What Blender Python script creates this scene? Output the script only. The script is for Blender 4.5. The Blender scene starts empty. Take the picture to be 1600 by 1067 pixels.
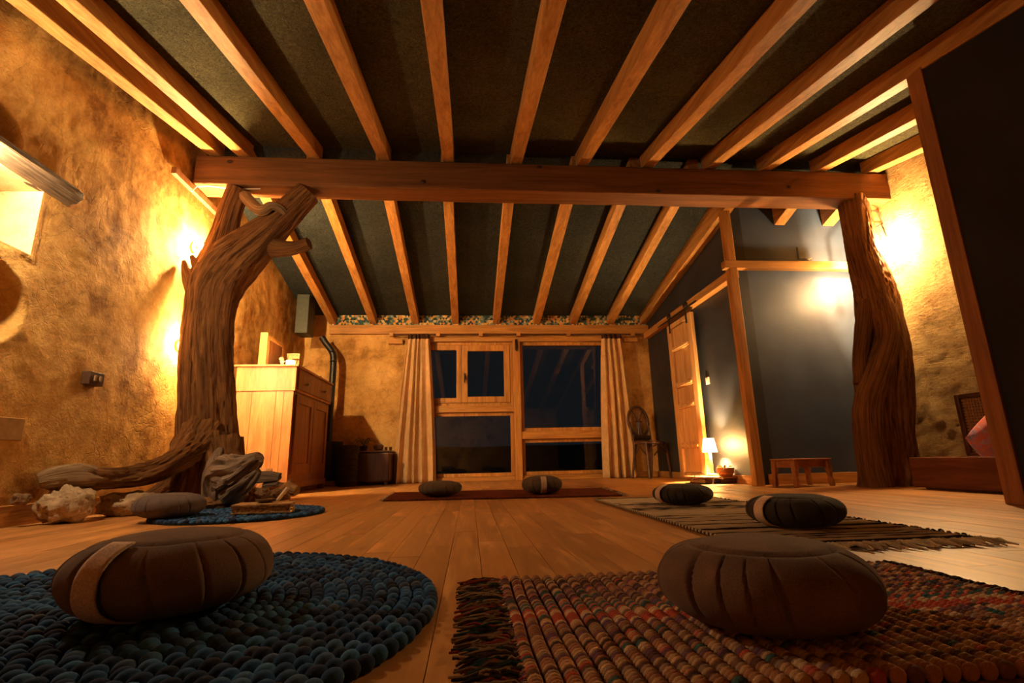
import bpy, bmesh, math, random
from math import sin, cos, pi, radians, sqrt, atan2, exp, floor as mfloor
from mathutils import Vector, Matrix, noise, Quaternion
random.seed(7)
SC = bpy.context.scene
COL = SC.collection

# ------------------------------------------------------------------ camera
F, PITCH, YAW, ROLL, CH = 790.0, radians(13.21), radians(4.94), radians(-1.27), 0.24
cp, sp, cy_, sy_ = cos(PITCH), sin(PITCH), cos(YAW), sin(YAW)
FW = Vector((sy_*cp, cy_*cp, sp)); r0 = Vector((cy_, -sy_, 0)); u0 = r0.cross(FW)
RT = cos(ROLL)*r0 + sin(ROLL)*u0; UP = -sin(ROLL)*r0 + cos(ROLL)*u0
cam = bpy.data.cameras.new('camera'); camo = bpy.data.objects.new('camera', cam); COL.objects.link(camo)
M = Matrix((RT, UP, -FW)).transposed().to_4x4(); M.translation = (0, 0, CH); camo.matrix_world = M
cam.sensor_width = 36; cam.lens = F/1600*36; cam.clip_start = 0.02; cam.clip_end = 500
SC.camera = camo
# ------------------------------------------------------------------ world, exposure, lamp strengths
w = bpy.data.worlds.new('night'); SC.world = w; w.use_nodes = True
w.node_tree.nodes['Background'].inputs[0].default_value = (0.020, 0.022, 0.026, 1)
w.node_tree.nodes['Background'].inputs[1].default_value = 0.055
SC.view_settings.view_transform = 'Standard'; SC.view_settings.look = 'None'
SC.view_settings.exposure = 2.82; SC.view_settings.gamma = 1; SC.view_settings.use_curve_mapping = False
WARM = (1.0, 0.635, 0.275)
LAMP = dict(left_top=1150, left_low=430, spot=430, right=800, right_added=330, table=1900, candle=12)
SPOTC = (1.0, 0.74, 0.45)

# ------------------------------------------------------------------ pixel helper: a photo point on a known room plane
def at(x, y, Y=None, X=None, Z=None):
    d = FW*F + RT*(x-800) - UP*(y-533.5); o = Vector((0, 0, CH))
    if Y is not None: return o + d*(Y/d.y)
    if X is not None: return o + d*(X/d.x)
    return o + d*((Z-CH)/d.z)

# ------------------------------------------------------------------ object helpers
def empty(name, loc, rz=0.0):
    o = bpy.data.objects.new(name, None); COL.objects.link(o); o.location = loc; o.rotation_euler = (0, 0, rz)
    o.empty_display_size = 0.1
    return o
def tag(o, label=None, cat=None, group=None, kind=None):
    if label: o['label'] = label
    if cat: o['category'] = cat
    if group: o['group'] = group
    if kind: o['kind'] = kind
    return o
def world_of(p):
    m = Matrix.Identity(4)
    while p is not None:
        m = Matrix.LocRotScale(p.location, p.rotation_euler, p.scale) @ m; p = p.parent
    return m
class MB:
    def __init__(s): s.v = []; s.f = []; s.uv = []; s.c = []; s.col = None
    def add(s, vs, fs, uvs=None):
        n = len(s.v); s.v += [Vector(v) for v in vs]; s.f += [tuple(i+n for i in f) for f in fs]
        s.uv += list(uvs) if uvs else [(v[0]+v[2]*.37, v[1]) for v in vs]
        s.c += [s.col or (1, 1, 1, 1)]*len(vs); return s
    def box(s, a, b, rot=None, piv=None):
        a = Vector(a); b = Vector(b)
        vs = [Vector((x, y, z)) for z in (a.z, b.z) for y in (a.y, b.y) for x in (a.x, b.x)]
        if rot is not None:
            pv = Vector(piv) if piv is not None else (a+b)/2
            vs = [pv + rot @ (v-pv) for v in vs]
        return s.add(vs, [(0, 2, 3, 1), (4, 5, 7, 6), (0, 1, 5, 4), (2, 6, 7, 3), (0, 4, 6, 2), (1, 3, 7, 5)])
    def tube(s, pts, rad, seg=10, fn=None, cap=True, flat=1.0, vlen=None):
        pts = [Vector(p) for p in pts]; n = len(pts)
        if not hasattr(rad, '__len__'): rad = [rad]*n
        t0 = (pts[1]-pts[0]).normalized()
        nrm = t0.orthogonal().normalized()
        if abs(t0.z) > .5: nrm = (Vector((0, 1, 0)) - t0*t0.y).normalized()
        vs = []; uv = []; L = 0
        for i, p in enumerate(pts):
            t = (pts[min(i+1, n-1)]-pts[max(i-1, 0)]).normalized()
            nrm = (nrm - t*nrm.dot(t)).normalized(); b = t.cross(nrm)
            if i: L += (p-pts[i-1]).length
            for k in range(seg+1):
                th = 2*pi*(k % seg)/seg; r = rad[i]*(fn(th, i/(n-1), L) if fn else 1)
                vs.append(p + nrm*cos(th)*r + b*sin(th)*r*flat); uv.append((k/seg, L))
        m = seg+1
        fs = [(i*m+k, i*m+k+1, (i+1)*m+k+1, (i+1)*m+k) for i in range(n-1) for k in range(seg)]
        if cap:
            fs.append(tuple(range(seg-1, -1, -1))); fs.append(tuple((n-1)*m+k for k in range(seg)))
        return s.add(vs, fs, uv)
    def cyl(s, a, b, r, seg=14, r2=None): return s.tube([a, b], [r, r if r2 is None else r2], seg)
    def lathe(s, c, prof, seg=24, axis=None):
        c = Vector(c); vs = []; uv = []
        for i, (r, z) in enumerate(prof):
            for k in range(seg+1):
                th = 2*pi*(k % seg)/seg; q = Vector((r*cos(th), r*sin(th), z))
                if axis: q = axis @ q
                vs.append(c+q); uv.append((k/seg, z))
        m = seg+1; n = len(prof)
        fs = [(i*m+k, i*m+k+1, (i+1)*m+k+1, (i+1)*m+k) for i in range(n-1) for k in range(seg)]
        if prof[0][0] > 1e-5: fs.append(tuple(range(seg-1, -1, -1)))
        if prof[-1][0] > 1e-5: fs.append(tuple((n-1)*m+k for k in range(seg)))
        return s.add(vs, fs, uv)
    def ball(s, c, r, seg=8, rings=6, R=None):
        c = Vector(c); rr = r if hasattr(r, '__len__') else (r, r, r)
        vs = [Vector((0, 0, -rr[2]))]
        for i in range(1, rings):
            a = -pi/2+pi*i/rings
            for k in range(seg):
                th = 2*pi*k/seg; vs.append(Vector((rr[0]*cos(a)*cos(th), rr[1]*cos(a)*sin(th), rr[2]*sin(a))))
        vs.append(Vector((0, 0, rr[2])))
        if R is not None: vs = [R @ v for v in vs]
        fs = [(0, 1+(k+1) % seg, 1+k) for k in range(seg)]
        for i in range(rings-2):
            for k in range(seg):
                a = 1+i*seg; fs.append((a+k, a+(k+1) % seg, a+seg+(k+1) % seg, a+seg+k))
        a = 1+(rings-2)*seg; t = len(vs)-1
        fs += [(a+k, a+(k+1) % seg, t) for k in range(seg)]
        return s.add([c+v for v in vs], fs)
    def sheet(s, fn, nu, nv, flip=False):
        vs = []; uv = []
        for j in range(nv+1):
            for i in range(nu+1): vs.append(fn(i/nu, j/nv)); uv.append((i/nu, j/nv))
        m = nu+1
        fs = [(j*m+i, j*m+i+1, (j+1)*m+i+1, (j+1)*m+i) for j in range(nv) for i in range(nu)]
        if flip: fs = [f[::-1] for f in fs]
        return s.add(vs, fs, uv)
    def build(s, name, mat, parent=None, smooth=True, bevel=0, seg=2, solid=0, local=False, colors=False):
        me = bpy.data.meshes.new(name)
        vs = s.v
        if parent is not None and not local:
            inv = world_of(parent).inverted(); vs = [inv @ v for v in vs]
        me.from_pydata(vs, [], s.f)
        uvl = me.uv_layers.new(name='UVMap')
        idx = [0]*len(me.loops); me.loops.foreach_get('vertex_index', idx)
        fl = []
        for i in idx: fl += s.uv[i]
        uvl.data.foreach_set('uv', fl)
        if colors:
            ca = me.color_attributes.new('tint', 'FLOAT_COLOR', 'POINT'); q = []
            for c in s.c: q += c
            ca.data.foreach_set('color', q)
        me.materials.append(mat)
        if smooth:
            me.polygons.foreach_set('use_smooth', [True]*len(me.polygons))
            me.set_sharp_from_angle(angle=radians(38))
        o = bpy.data.objects.new(name, me); COL.objects.link(o)
        if parent is not None: o.parent = parent
        if bevel:
            b = o.modifiers.new('bevel', 'BEVEL'); b.width = bevel; b.segments = seg; b.limit_method = 'ANGLE'; b.angle_limit = radians(40)
        if solid:
            b = o.modifiers.new('solid', 'SOLIDIFY'); b.thickness = solid; b.offset = 0
        return o
def based(label, cat, name, loc, group=None, rz=0):
    return tag(empty(name, loc, rz), label, cat, group)
def smooth_path(pts, n=8):
    """Catmull-Rom through tuples (x,y,z,r)"""
    P = [Vector(p[:3]) for p in pts]; R = [p[3] for p in pts]; out = []; rr = []
    for i in range(len(P)-1):
        p0 = P[max(i-1, 0)]; p1 = P[i]; p2 = P[i+1]; p3 = P[min(i+2, len(P)-1)]
        for k in range(n):
            t = k/n
            out.append(.5*((2*p1)+(p2-p0)*t+(2*p0-5*p1+4*p2-p3)*t*t+(3*p1-p0-3*p2+p3)*t**3)); rr.append(R[i]*(1-t)+R[i+1]*t)
    out.append(P[-1]); rr.append(R[-1]); return out, rr
def copy_tree(o, parent=None):
    c = o.copy(); COL.objects.link(c)
    if parent is not None: c.parent = parent
    for ch in list(o.children): copy_tree(ch, c)
    return c

# ------------------------------------------------------------------ materials
class Mat:
    def __init__(s, name, rough=.6, spec=.3):
        s.m = bpy.data.materials.new(name); s.m.use_nodes = True; s.t = s.m.node_tree; s.n = s.t.nodes
        s.b = s.n['Principled BSDF']; s.b.inputs['Roughness'].default_value = rough
        s.b.inputs['Specular IOR Level'].default_value = spec
    def new(s, t, **kw):
        x = s.n.new(t)
        for k, v in kw.items(): setattr(x, k, v)
        return x
    def ln(s, a, b): s.t.links.new(a, b)
    def coord(s, kind='Object', scale=(1, 1, 1), rnd=0):
        tc = s.new('ShaderNodeTexCoord'); mp = s.new('ShaderNodeMapping'); mp.inputs['Scale'].default_value = scale
        s.ln(tc.outputs[kind], mp.inputs['Vector'])
        if rnd:
            oi = s.new('ShaderNodeObjectInfo'); mu = s.new('ShaderNodeMath', operation='MULTIPLY'); mu.inputs[1].default_value = rnd
            s.ln(oi.outputs['Random'], mu.inputs[0]); cx = s.new('ShaderNodeCombineXYZ')
            for i in range(3): s.ln(mu.outputs[0], cx.inputs[i])
            s.ln(cx.outputs[0], mp.inputs['Location'])
        return mp.outputs[0]
    def noise(s, vec, scale, detail=5, rough=.6, dist=0):
        n = s.new('ShaderNodeTexNoise'); n.inputs['Scale'].default_value = scale; n.inputs['Detail'].default_value = detail
        n.inputs['Roughness'].default_value = rough; n.inputs['Distortion'].default_value = dist
        s.ln(vec, n.inputs['Vector']); return n.outputs['Fac']
    def ramp(s, fac, stops, interp='LINEAR'):
        r = s.new('ShaderNodeValToRGB'); r.color_ramp.interpolation = interp; e = r.color_ramp.elements
        while len(e) < len(stops): e.new(.5)
        for x, (p, c) in zip(e, stops):
            x.position = p; x.color = (c, c, c, 1) if not hasattr(c, '__len__') else (*c[:3], 1)
        s.ln(fac, r.inputs[0]); return r.outputs[0]
    def mix(s, a, b, fac=.5, mode='MULTIPLY'):
        x = s.new('ShaderNodeMix', data_type='RGBA', blend_type=mode)
        if hasattr(fac, 'is_linked') or hasattr(fac, 'links'): s.ln(fac, x.inputs[0])
        else: x.inputs[0].default_value = fac
        for q, i in ((a, 6), (b, 7)):
            if hasattr(q, 'links'): s.ln(q, x.inputs[i])
            else: x.inputs[i].default_value = (*q[:3], 1)
        return x.outputs[2]
    def math(s, op, a, b=0.0):
        x = s.new('ShaderNodeMath', operation=op)
        for q, i in ((a, 0), (b, 1)):
            if hasattr(q, 'links'): s.ln(q, x.inputs[i])
            else: x.inputs[i].default_value = q
        return x.outputs[0]
    def base(s, c):
        if hasattr(c, 'links'): s.ln(c, s.b.inputs['Base Color'])
        else: s.b.inputs['Base Color'].default_value = (*c[:3], 1)
        return s
    def bump(s, h, strength=.4, dist=.01):
        b = s.new('ShaderNodeBump'); b.inputs['Strength'].default_value = strength; b.inputs['Distance'].default_value = dist
        s.ln(h, b.inputs['Height']); s.ln(b.outputs[0], s.b.inputs['Normal']); return s

def wood(name, dark, light, scale=(30, 2, 30), rough=.55, spec=.3, kind='Object', rnd=7, bump=.25, knots=True, fig=1.0):
    m = Mat(name, rough, spec); v = m.coord(kind, scale, rnd)
    n1 = m.noise(v, 1.0*fig, 6, .65, .6); n2 = m.noise(v, 4.0*fig, 3, .7)
    c = m.ramp(n1, [(.3, dark), (.7, light)])
    c = m.mix(c, m.ramp(n2, [(.35, .72), (.65, 1.1)]), .55)
    if knots:
        v2 = m.coord(kind, tuple(k*.22+1 for k in scale), rnd+3)
        vo = m.new('ShaderNodeTexVoronoi'); vo.inputs['Scale'].default_value = .55; m.ln(v2, vo.inputs['Vector'])
        c = m.mix(c, m.ramp(vo.outputs['Distance'], [(.03, .25), (.12, 1.0)]), .8)
    m.base(c); m.bump(m.math('ADD', n1, m.math('MULTIPLY', n2, .5)), bump, .004); return m.m
def plain(name, col, rough=.6, spec=.3, nz=.12, scale=30, metal=0, bump=.1):
    m = Mat(name, rough, spec); v = m.coord('Object'); n = m.noise(v, scale, 4)
    m.base(m.mix(col, m.ramp(n, [(.3, 1-nz*2), (.7, 1+nz)]), 1)); m.b.inputs['Metallic'].default_value = metal
    if bump: m.bump(n, bump, .003)
    return m.m
def emis(name, col, st):
    m = Mat(name); m.b.inputs['Base Color'].default_value = (*col, 1); m.b.inputs['Emission Color'].default_value = (*col, 1)
    m.b.inputs['Emission Strength'].default_value = st; return m.m
def plaster(name, c1, c2, c3, crack=.6, rel=.012, csc=9):
    m = Mat(name, .88, .12); v = m.coord('Object')
    big = m.noise(v, 1.6, 6, .62); med = m.noise(v, 7, 7, .7); fine = m.noise(v, 70, 4, .7)
    c = m.ramp(m.math('ADD', m.math('MULTIPLY', big, .6), m.math('MULTIPLY', med, .4)), [(.40, c1), (.5, c2), (.60, c3)])
    c = m.mix(c, m.ramp(fine, [(.3, .78), (.65, 1.08)]), .6)
    nc = m.new('ShaderNodeTexNoise'); nc.inputs['Scale'].default_value = 5; nc.inputs['Detail'].default_value = 4; m.ln(v, nc.inputs['Vector'])
    vd = m.mix(v, nc.outputs['Color'], .12, 'LINEAR_LIGHT')
    vo = m.new('ShaderNodeTexVoronoi', feature='DISTANCE_TO_EDGE'); vo.inputs['Scale'].default_value = csc; m.ln(vd, vo.inputs['Vector'])
    cr = m.ramp(vo.outputs['Distance'], [(.0, 0.0), (.035, 1.0)])
    mask = m.ramp(m.noise(v, 1.3, 3), [(.42, 0.0), (.6, 1.0)])
    crm = m.mix((1, 1, 1), cr, m.math('MULTIPLY', mask, crack), 'MIX')
    c = m.mix(c, m.ramp(crm, [(0, .35), (1, 1.0)]), 1); m.base(c)
    h = m.math('ADD', m.math('MULTIPLY', med, 1.0), m.math('MULTIPLY', fine, .22)); h = m.math('ADD', h, m.math('MULTIPLY', crm, .25))
    m.bump(h, .6, rel*1.6); return m.m

PINE = wood('pine_rafter', (.30, .115, .022), (.62, .31, .085), (26, 1.6, 26))
PINE_X = wood('pine_along_x', (.36, .145, .03), (.68, .35, .10), (1.6, 26, 26))
PINE_Z = wood('pine_upright', (.36, .145, .03), (.70, .36, .10), (26, 26, 1.6))
BEAMM = wood('beam_timber', (.12, .043, .012), (.27, .11, .030), (1.1, 20, 20), .6, .25)
POSTM = wood('brown_post', (.22, .075, .022), (.40, .165, .055), (20, 20, 1.2), .6, .25)
DOORM = wood('old_pine_door', (.50, .24, .08), (.80, .46, .18), (22, 22, 1.6), .6, .25)
DRESS = wood('dresser_wood', (.33, .12, .035), (.60, .27, .09), (10, 10, 1.4), .45, .4, fig=1.3)
DRESS_D = wood('dresser_front_wood', (.16, .05, .015), (.32, .12, .04), (12, 12, 1.4), .45, .4)
DARKW = wood('dark_wood', (.045, .016, .008), (.13, .048, .02), (14, 14, 3), .3, .5)
STOOLM = wood('stool_wood', (.30, .10, .028), (.50, .21, .07), (6, 6, 12), .45, .4)
BEDM = wood('bed_wood', (.10, .03, .012), (.20, .065, .024), (8, 2, 20), .6, .2)
BARK = None
def bark(name, dark, light, su=9, sv=1.4, kind='UV'):
    m = Mat(name, .75, .2); v = m.coord(kind, (su, sv, 1))
    n1 = m.noise(v, 1.6, 8, .7, 1.2); n2 = m.noise(v, 7, 5, .7, .5)
    vc = m.coord('Object', (1, 1, 1)); n3 = m.noise(vc, 4, 5)
    c = m.ramp(n1, [(.30, tuple(k*.12 for k in dark)), (.42, dark), (.68, light)])
    c = m.mix(c, m.ramp(n3, [(.3, .6), (.7, 1.15)]), .7); m.base(c)
    m.bump(m.math('ADD', n1, m.math('MULTIPLY', n2, .4)), .9, .02); return m.m
BARK = bark('trunk_wood', (.15, .060, .017), (.40, .19, .060), 24, 1.3)
BARK2 = bark('grey_driftwood', (.26, .18, .12), (.52, .38, .26), 14, 4)
PLASTER = plaster('ochre_plaster', (.25, .11, .022), (.52, .275, .07), (.70, .42, .13), .45)
PLASTER_B = plaster('window_wall_plaster', (.34, .17, .045), (.62, .35, .11), (.74, .45, .16), .35)
def mudstone():
    m = Mat('straw_clay', .92, .1); v = m.coord('Object')
    n1 = m.noise(v, 6, 8, .72, .8); n2 = m.noise(m.coord('Object', (1, 1, 2.2)), 24, 6, .75, 1.5)
    vo = m.new('ShaderNodeTexVoronoi'); vo.inputs['Scale'].default_value = 26; m.ln(m.coord('Object', (1, .6, 2)), vo.inputs['Vector'])
    c = m.ramp(m.math('ADD', m.math('MULTIPLY', n1, .5), m.math('MULTIPLY', n2, .5)), [(.36, (.22, .10, .028)), (.45, (.50, .29, .10)), (.60, (.70, .46, .19))])
    m.base(c); m.bump(m.math('ADD', m.math('MULTIPLY', n1, .25), m.math('ADD', m.math('MULTIPLY', n2, 1.3), m.math('MULTIPLY', vo.outputs['Distance'], .3))), 1.0, .05); return m.m
MUD = mudstone()
def slate(name, col=(.028, .036, .052), rough=.5):
    m = Mat(name, rough, .5); v = m.coord('Object'); n = m.noise(v, 3, 6); n2 = m.noise(v, 120, 3)
    m.base(m.mix(col, m.ramp(n, [(.3, .75), (.7, 1.25)]), 1)); m.ln(m.ramp(n, [(.3, rough-.08), (.7, rough+.1)]), m.b.inputs['Roughness'])
    m.bump(m.math('ADD', m.math('MULTIPLY', n, .6), m.math('MULTIPLY', n2, .12)), .35, .008); return m.m
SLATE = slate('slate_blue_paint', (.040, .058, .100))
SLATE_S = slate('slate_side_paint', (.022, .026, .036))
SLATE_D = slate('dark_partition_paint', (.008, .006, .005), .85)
def osb(name, col):
    m = Mat(name, .85, .08); v = m.coord('Object', (1, 1, 1))
    nz = m.new('ShaderNodeTexNoise'); nz.inputs['Scale'].default_value = 14; nz.inputs['Detail'].default_value = 5; m.ln(v, nz.inputs['Vector'])
    vd = m.mix(v, nz.outputs['Color'], .25, 'LINEAR_LIGHT')
    vo = m.new('ShaderNodeTexVoronoi'); vo.inputs['Scale'].default_value = 26; m.ln(vd, vo.inputs['Vector'])
    n2 = m.noise(vd, 30, 5, .75, 1.0); n3 = m.noise(v, 2.5, 3)
    c = m.mix(col, m.ramp(n2, [(.38, .30), (.5, .95), (.62, 1.7)]), 1); c = m.mix(c, m.ramp(n3, [(.3, .8), (.7, 1.15)]), 1)
    m.base(c); m.bump(m.math('ADD', vo.outputs['Distance'], n2), .6, .006); return m.m
OSB = osb('painted_osb', (.060, .052, .024))
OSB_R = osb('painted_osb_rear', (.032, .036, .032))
def floorm():
    m = Mat('oak_plank', .42, .4); v = m.coord('Object', (9, 1.1, 9), 31)
    n1 = m.noise(v, 1.3, 6, .6, 1.6); n2 = m.noise(m.coord('Object', (60, 2, 60), 31), 1, 3, .6)
    wv = m.math('MULTIPLY', n1, 22.0); wv = m.math('SINE', wv)
    c = m.ramp(n1, [(.3, (.42, .175, .042)), (.7, (.72, .35, .105))])
    c = m.mix(c, m.ramp(wv, [(0, .80), (1, 1.05)]), .45); c = m.mix(c, m.ramp(n2, [(.3, .8), (.7, 1.1)]), .6)
    oi = m.new('ShaderNodeObjectInfo'); c = m.mix(c, m.ramp(oi.outputs['Random'], [(0, .82), (1, 1.12)]), 1)
    v2 = m.coord('Object', (3, 1.3, 3), 31); k = m.noise(v2, 2.2, 3, .5); c = m.mix(c, m.ramp(k, [(.2, .35), (.32, 1.0)]), .8)
    m.base(c); m.ln(m.ramp(n1, [(.3, .34), (.7, .50)]), m.b.inputs['Roughness']); m.bump(m.math('ADD', n1, n2), .12, .003); return m.m
FLOORM = floorm()
FABRIC = None
def fabric(name, col, rough=.95, sc=600, bump=.3, sheen=.06):
    m = Mat(name, rough, .1); v = m.coord('Object'); n = m.noise(v, sc, 2); n2 = m.noise(v, 9, 5)
    m.base(m.mix(m.mix(col, m.ramp(n, [(.3, .75), (.7, 1.2)]), 1), m.ramp(n2, [(.3, .85), (.7, 1.1)]), 1)); m.bump(n, bump, .001)
    m.b.inputs['Sheen Weight'].default_value = sheen; return m.m
ZAFU = fabric('brown_grey_cotton', (.165, .098, .062))
ZAFU_G = fabric('olive_grey_cotton', (.12, .085, .052))
STRAP = fabric('beige_strap', (.66, .45, .29), .9, 300)
LINEN = fabric('linen_curtain', (.66, .43, .21), .9, 250, .25, .1)
HEAD = fabric('curtain_heading', (.06, .025, .012), .9)
BLACK = plain('black_iron', (.012, .011, .010), .42, .5, .1)
STEEL = plain('flue_sheet', (.05, .055, .04), .5, .5, .1, metal=.4)
BRASS = plain('brass', (.45, .26, .10), .35, .5, .1, metal=.8)
WHITE = plain('white_plastic', (.75, .70, .62), .4, .4, .04)
STONE = None
def stone(name, a, b, sc=14):
    m = Mat(name, .9, .15); v = m.coord('Object'); n = m.noise(v, sc, 8, .7); n2 = m.noise(v, sc*5, 5, .7)
    vo = m.new('ShaderNodeTexVoronoi'); vo.inputs['Scale'].default_value = sc*2.2; m.ln(v, vo.inputs['Vector'])
    pits = m.ramp(vo.outputs['Distance'], [(.05, .45), (.28, 1.0)])
    m.base(m.mix(m.ramp(n, [(.33, a), (.62, b)]), pits, .5)); m.bump(m.math('ADD', m.math('MULTIPLY', n, 1.2), m.math('ADD', m.math('MULTIPLY', n2, .35), pits)), .8, .018); return m.m
STONE_L = stone('pale_limestone', (.36, .23, .12), (.66, .48, .29))
STONE_D = stone('brown_tuff', (.13, .075, .035), (.34, .20, .10), 20)
STONE_B = stone('brown_flat_stone', (.16, .075, .03), (.33, .16, .065), 8)

# ================================================================== STRUCTURE
XL, YW, XW1, YW2, XS = -2.06, 6.36, 2.36, 4.08, 3.48
RY, SL, RB, RH = 3.63, math.tan(radians(11.85)), 2.54, 0.12       # ridge y, slope, rafter underside at ridge, rafter height
def zr(y): return RB - SL*abs(y-RY)                               # rafter underside
def zc(y): return zr(y) + RH                                      # ceiling board underside
YF = -1.2
# floor
fl = MB().box((XL-.1, YF, -.06), (XS+.2, YW+.1, -.018)).build('floor', plain('subfloor', (.02, .01, .005), .9), None); tag(fl, kind='structure')
PWD = .0785; planks = []
x0 = .026 - PWD*28; i = 0
while x0 < XS:
    y = YF - random.random()*1.0
    while y < YW:
        L = random.uniform(.85, 1.35); a, b = max(y, YF), min(y+L, YW-.005)
        if b-a > .05: planks.append((x0, a, x0+PWD, b))
        y += L
    x0 += PWD
def pdist(p):
    cx = (p[0]+p[2])/2; cyy = (max(p[1], .45)+max(p[3], .45))/2
    return 99+cyy if p[3] < .55 or abs(cx) > cyy*1.15+.15 else sqrt(cx*cx+cyy*cyy)
planks.sort(key=pdist)
rest = MB(); gmesh = {}
for k, p in enumerate(planks):
    a = Vector((p[0]+.0006, p[1]+.0006, -.018)); b = Vector((p[2]-.0006, p[3]-.0006, random.uniform(-.0006, 0)))
    if k < 300:
        o = MB().box(a-Vector((p[0], p[1], 0)), b-Vector((p[0], p[1], 0))).build('plank', FLOORM, fl, smooth=False, local=True)
        o.location = (p[0], p[1], 0)
    else: rest.box(a, b)
tag(rest.build('plank_field', FLOORM, fl, smooth=False), kind='stuff')

# left wall with relief, square deep niche and two rounded hollows
def disp(y, z, s=1.0, seed=0): return s*(noise.fractal(Vector((y*2.2, z*2.2, seed)), .9, 2.1, 5)*.010 + noise.fractal(Vector((y*9, z*9, seed+5)), .8, 2.1, 3)*.0025)
wl = MB(); stp = .03
NY0, NY1, NZ0, NZ1 = 1.30, 2.40, 1.23, 1.56
ys = [YF + k*stp for k in range(int((YW+.08-YF)/stp)+2)]; ys = sorted(ys + [y+d for y in ys for d in (.01, .02) if 1.5 < y < 2.6])
zs = [-.06 + k*stp for k in range(92)]; zs = sorted(zs + [z+d for z in zs for d in (.01, .02) if .6 < z < 1.95])
def snap(L, v):
    i = min(range(len(L)), key=lambda k: abs(L[k]-v)); L[i] = v
for v in (NY0, NY1): snap(ys, v)
for v in (NZ0, NZ1): snap(zs, v)
def lx(y, z):
    x = XL + disp(y, z)
    e = 1-((y-2.02)/.235)**2-((z-1.66)/.185)**2                     # upper rounded hollow
    if e > 0 and z > 1.58: x -= .10*min(1, e*2.2)*(3-2*min(1, e*2.2))*min(1, e*2.2)
    e = 1-((y-2.0)/.45)**2-((z-.95)/.25)**2                       # hollow below the niche
    if e > 0 and z < 1.21: x -= .12*min(1, e*3)**2*(3-2*min(1, e*3))
    if abs(y-NY1) < .02 or abs(z-NZ0) < .02 or abs(z-NZ1) < .02:
        if NY0-.05 < y < NY1+.03 and NZ0-.03 < z < NZ1+.03: x = XL
    return x
vs = [(lx(y, z), y, z) for z in zs for y in ys]; n = len(ys); fs = []
for j in range(len(zs)-1):
    for i in range(n-1):
        ym = (ys[i]+ys[i+1])/2; zm = (zs[j]+zs[j+1])/2
        if NY0 < ym < NY1 and NZ0 < zm < NZ1: continue
        if zm > zc(ym)+.12: continue
        fs.append((j*n+i, j*n+i+1, (j+1)*n+i+1, (j+1)*n+i))
wl.add(vs, fs)
wallL = wl.build('wall_left', PLASTER, None); tag(wallL, kind='structure')
nm = MB()
for q in ([(XL, NY1, NZ0), (XL, NY1, NZ1), (XL-.42, NY1+.02, NZ1), (XL-.42, NY1+.02, NZ0+.03)],
          [(XL, NY0, NZ0), (XL-.42, NY0, NZ0), (XL-.42, NY0, NZ1), (XL, NY0, NZ1)],
          [(XL, NY0, NZ0), (XL, NY1, NZ0), (XL-.42, NY1+.02, NZ0+.03), (XL-.42, NY0, NZ0)],
          [(XL, NY0, NZ1), (XL-.42, NY0, NZ1), (XL-.42, NY1+.02, NZ1), (XL, NY1, NZ1)],
          [(XL-.42, NY0, NZ0), (XL-.42, NY1+.02, NZ0), (XL-.42, NY1+.02, NZ1), (XL-.42, NY0, NZ1)]):
    nm.add(q, [(0, 1, 2, 3)])
nich = nm.build('niche', plaster('pale_niche_plaster', (.5, .3, .12), (.7, .5, .26), (.78, .6, .36), .2), wallL)

# window wall
OX0, OX1, OZ0, OZ1 = -.66, 1.86, .0, 1.735
wb = MB()
wb.box((XL-.1, YW, -.06), (OX0, YW+.25, 2.3)); wb.box((OX1, YW, -.06), (XW1+.1, YW+.25, 2.3)); wb.box((OX0, YW, OZ1), (OX1, YW+.25, 2.3))
tag(wb.build('wall_back', PLASTER_B, None, smooth=False), kind='structure')
# dark side wall and dark alcove wall
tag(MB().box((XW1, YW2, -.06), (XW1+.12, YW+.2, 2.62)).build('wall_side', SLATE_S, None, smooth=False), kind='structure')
tag(MB().box((XW1+.12, YW2, -.06), (XS+.25, YW2+.12, 2.62)).build('wall_alcove', SLATE, None, smooth=False), kind='structure')
# straw clay wall on the right
ws = MB(); ysr = [YF+k*.03 for k in range(int((YW2+.1-YF)/.03)+1)]; zsr = [-.06+k*.03 for k in range(92)]
def sx(y, z):
    d = noise.fractal(Vector((y*3, z*3.5, 9)), .8, 2.1, 6)*.005 + noise.fractal(Vector((y*12, z*24, 3)), .5, 2.2, 4)*.0045
    return XS + max(-.02, d)*.9
vs = [(sx(y, z), y, z) for z in zsr for y in ysr]; n = len(ysr)
fs = [(j*n+i+1, j*n+i, (j+1)*n+i, (j+1)*n+i+1) for j in range(len(zsr)-1) for i in range(n-1) if (zsr[j]+zsr[j+1])/2 < zc(ysr[i])+.12]
tag(ws.add(vs, fs).build('wall_right', MUD, None), kind='structure')
tag(MB().box((XL-.1, YF-.1, -.06), (XS+.3, YF, 2.2)).build('wall_front', PLASTER_B, None, smooth=False), kind='structure')
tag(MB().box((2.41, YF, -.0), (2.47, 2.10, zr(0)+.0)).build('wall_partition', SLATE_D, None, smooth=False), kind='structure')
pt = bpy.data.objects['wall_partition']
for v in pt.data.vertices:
    if v.co.z > .5: v.co.z = zr(v.co.y)-.002

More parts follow.
